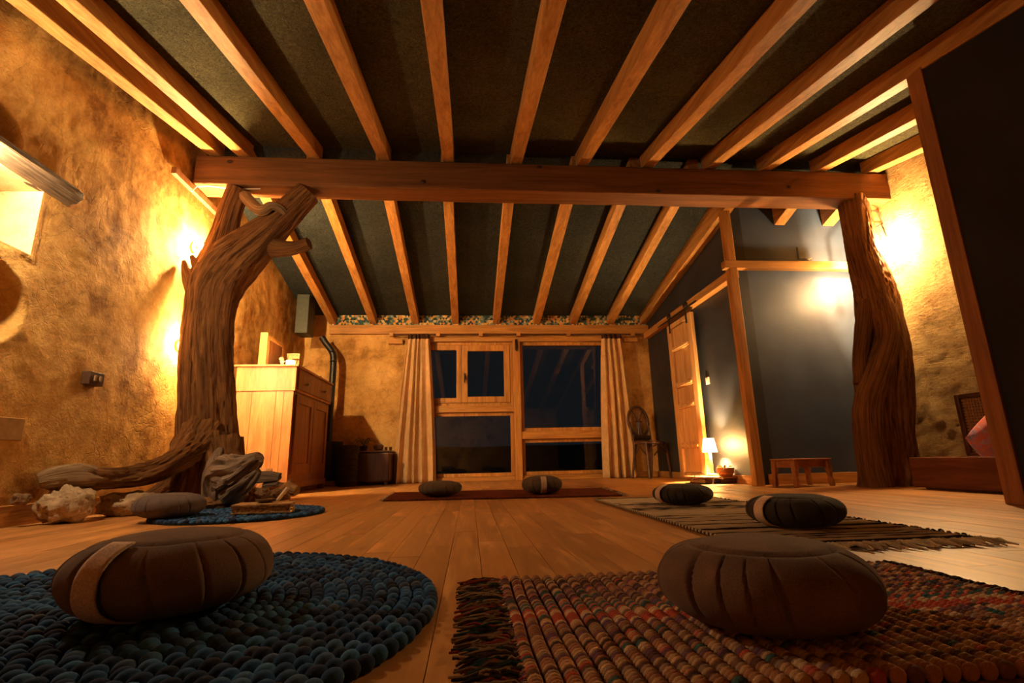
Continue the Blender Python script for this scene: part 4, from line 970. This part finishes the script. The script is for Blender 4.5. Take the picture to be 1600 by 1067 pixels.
def fringe(m, ax, ay, dx, dy, L_, n, spread, thick=.0024, cols=None, z=.004, wob=.012):
    for k in range(n):
        s = (k+random.random()*.8)/n; bx, by = ax(s), ay(s); l = L_*random.uniform(.6, 1.15); sd = random.uniform(-spread, spread)
        P = [];
        for j in range(5):
            q = j/4; P.append((bx+dx*l*q + (0 if dx else sd*q) + random.uniform(-wob, wob)*q*(dy != 0)*.4, by+dy*l*q + (0 if dy else sd*q) + random.uniform(-wob, wob)*q*(dx != 0)*.4, z+random.uniform(0, .009)*(1-q*.4)+.004*sin(q*pi)))
        m.col = (*random.choice(cols), 1); m.tube(P, [thick, thick*1.1, thick, thick, thick*.6], 5)
FC = [(.02, .012, .008), (.03, .02, .012), (.16, .09, .04), (.30, .19, .09), (.02, .05, .045), (.25, .04, .02), (.05, .02, .02), (.22, .13, .06)]
m = MB(); fringe(m, lambda s: .060, lambda s: .56+.52*s, -1, 0, .075, 330, .022, cols=FC)
fringe(m, lambda s: .862, lambda s: .56+.53*s, 1, 0, .045, 240, .02, cols=FC[:3]+FC[5:])
tag(m.build('fringe', YARN, cr_, colors=True), kind='stuff')
m = MB()
for k in range(90):
    y = .565+k*.0056; m.col = (*random.choice(FC+PAL), 1); m.ball((.058+random.uniform(-.003, .003), y, .009), (.006, .004, .006), 6, 5)
tag(m.build('knotted_edge', YARN, cr_, colors=True), kind='stuff')

# cream and black woven rug
t = based('cream and black woven rag rug lying diagonally right, under two dark cushions', 'rug', 'rag_rug', (1.05, 2.2, 0))
RX0, RX1, RA, RBk = .728, 1.372, 1.33, 3.04
MB().box((RX0+.005, RA, .001), (RX1-.005, RBk, .006)).build('backing', plain('black_weft', (.012, .010, .009), .95), t, smooth=False)
m = MB(); y = RA+.008; k = 0; random.seed(3)
while y < RBk:
    xs = [RX0 + (RX1-RX0)*j/22 for j in range(23)]
    m.col = (*random.choice([(.80, .62, .40), (.85, .66, .42), (.70, .52, .32), (.78, .60, .36), (.05, .03, .02)]), 1)
    m.tube([(xx, y+.004*noise.noise(Vector((xx*14, y*60, 0))), .0075+.002*noise.noise(Vector((xx*22, y*40, 4)))) for xx in xs], [.0052+.002*noise.noise(Vector((xx*20, y*50, 8))) for xx in xs], 6, flat=.8)
    y += .0205 if k % 2 else .0165; k += 1
tag(m.build('weft_rows', YARN, t, colors=True), kind='stuff')
m = MB(); y = RA
while y < RBk:
    m.col = (.50, .36, .2, 1); m.ball((RX0-.002, y, .009), (.006, .007, .006), 8, 6); m.col = (.02, .014, .01, 1); m.ball((RX0-.002, y+.013, .008), (.005, .006, .005), 6, 5); y += .026
tag(m.build('bound_edge', YARN, t, colors=True), kind='stuff')
m = MB(); CC = [(.40, .28, .15), (.30, .2, .1), (.5, .36, .2)]
fringe(m, lambda s: RX0+(RX1-RX0)*s, lambda s: RA+.002, 0, -1, .075, 80, .03, .0035, CC); fringe(m, lambda s: RX1-.003, lambda s: RA+(RBk-RA)*s, 1, 0, .02, 90, .004, .003, [(.02, .014, .01), (.3, .2, .1)])
tag(m.build('fringe', YARN, t, colors=True), kind='stuff')

# dark red rug before the window
def redm():
    m = Mat('red_pile', .95, .08); v = m.coord('Object', (1, 1, 1)); n = m.noise(v, 60, 4, .7); n2 = m.noise(m.coord('Object', (3, 16, 1)), 3, 3)
    m.base(m.mix(m.ramp(n, [(.35, (.06, .012, .006)), (.6, (.17, .035, .014))]), m.ramp(n2, [(.35, .6), (.6, 1.2)]), 1)); m.bump(n, .8, .004); return m.m
t = based('long dark red pile rug before the night window under two far cushions', 'rug', 'red_rug', (.2, 3.85, 0))
def rf(u, v):
    a = Vector((-.555, 3.45, 0)).lerp(Vector((.97, 3.30, 0)), u); b = Vector((-.60, 4.30, 0)).lerp(Vector((1.05, 4.15, 0)), u); q = a.lerp(b, v); q.z = .006+.001*noise.noise(q*12); return q
m = MB(); m.sheet(rf, 60, 30); m.build('pile', redm(), t, solid=.007)
m = MB(); random.seed(9)
fringe(m, lambda s: -.556-.044*s, lambda s: 3.45+.85*s, -1, 0, .025, 110, .006, .003, [(.6, .45, .28), (.5, .36, .2)]); fringe(m, lambda s: .972+.075*s, lambda s: 3.30+.85*s, 1, 0, .045, 90, .01, .003, [(.5, .36, .2), (.2, .1, .05)])
tag(m.build('fringe', YARN, t, colors=True), kind='stuff')

# ================================================================== BOOK, BOWL, INCENSE STICK
bk = based('old thick tan book with ragged page edges on the small blue rug', 'book', 'old_book', (-.99, 2.66, .022), rz=radians(10))
BW = world_of(bk); zb_ = 0.0
def bookbox(name, hx, hy, z0_, z1_, mat, wob=0, bv=.003):
    m = MB(); nx, ny = 24, 16; vs = []; fs = []
    ring = [(-hx+2*hx*i/nx, -hy) for i in range(nx)] + [(hx, -hy+2*hy*i/ny) for i in range(ny)] + [(hx-2*hx*i/nx, hy) for i in range(nx)] + [(-hx, hy-2*hy*i/ny) for i in range(ny)]
    for zz in (z0_, (z0_+z1_)/2, z1_):
        for (a, b2) in ring:
            w_ = wob*noise.noise(Vector((a*40, b2*40, zz*150))); vs.append(BW @ Vector((a*(1+w_), b2*(1+w_), zz+wob*.05*noise.noise(Vector((a*25, b2*25, 3+zz*30))))))
    N = len(ring)
    for r in range(2): fs += [(r*N+i, r*N+(i+1) % N, (r+1)*N+(i+1) % N, (r+1)*N+i) for i in range(N)]
    fs += [tuple(range(N-1, -1, -1)), tuple(2*N+i for i in range(N))]
    m.add(vs, fs); return m.build(name, mat, bk)
LEATH = plain('tan_leather', (.50, .30, .12), .7, .25, .25, 20, bump=.5)
PAGE = plain('aged_paper', (.55, .33, .13), .9, .1, .4, 90, bump=.8)
bookbox('cover', .130, .088, 0, .006, LEATH, .03); bookbox('pages', .122, .080, .006, .022, PAGE, .07); bookbox('pages', .124, .082, .024, .034, PAGE, .06); bookbox('cover', .130, .087, .034, .042, LEATH, .03)
q = BW @ Vector((-.0, -.0, .043))
t = based('small dark shallow bowl on the old book', 'bowl', 'shallow_bowl', (q.x, q.y, q.z)); MB().lathe(q, [(.022, 0), (.040, .006), (.048, .016), (.046, .018), (.036, .010), (0, .006)], 26).build('bowl', plain('dark_bronze', (.07, .03, .015), .35, .5), t)
q = BW @ Vector((.052, .0, .044)); t = based('short white rod leaning up from the old book beside the bowl', 'rod', 'white_rod', q)
a = Vector((q.x, q.y, q.z+.006)); dirv = Vector((.55, .05, .72)).normalized()
MB().tube([a, a+dirv*.075], [.0085, .0095], 14).build('rod', plain('white_rod_paint', (.75, .58, .42), .5), t)
m = MB(); m.tube([a+Vector((.03, .0, 0)), a+Vector((.045, .01, .018)), a+Vector((.06, .005, -.002))], .0014, 5); m.build('cord_loop', plain('red_cord', (.3, .08, .03), .7), t)
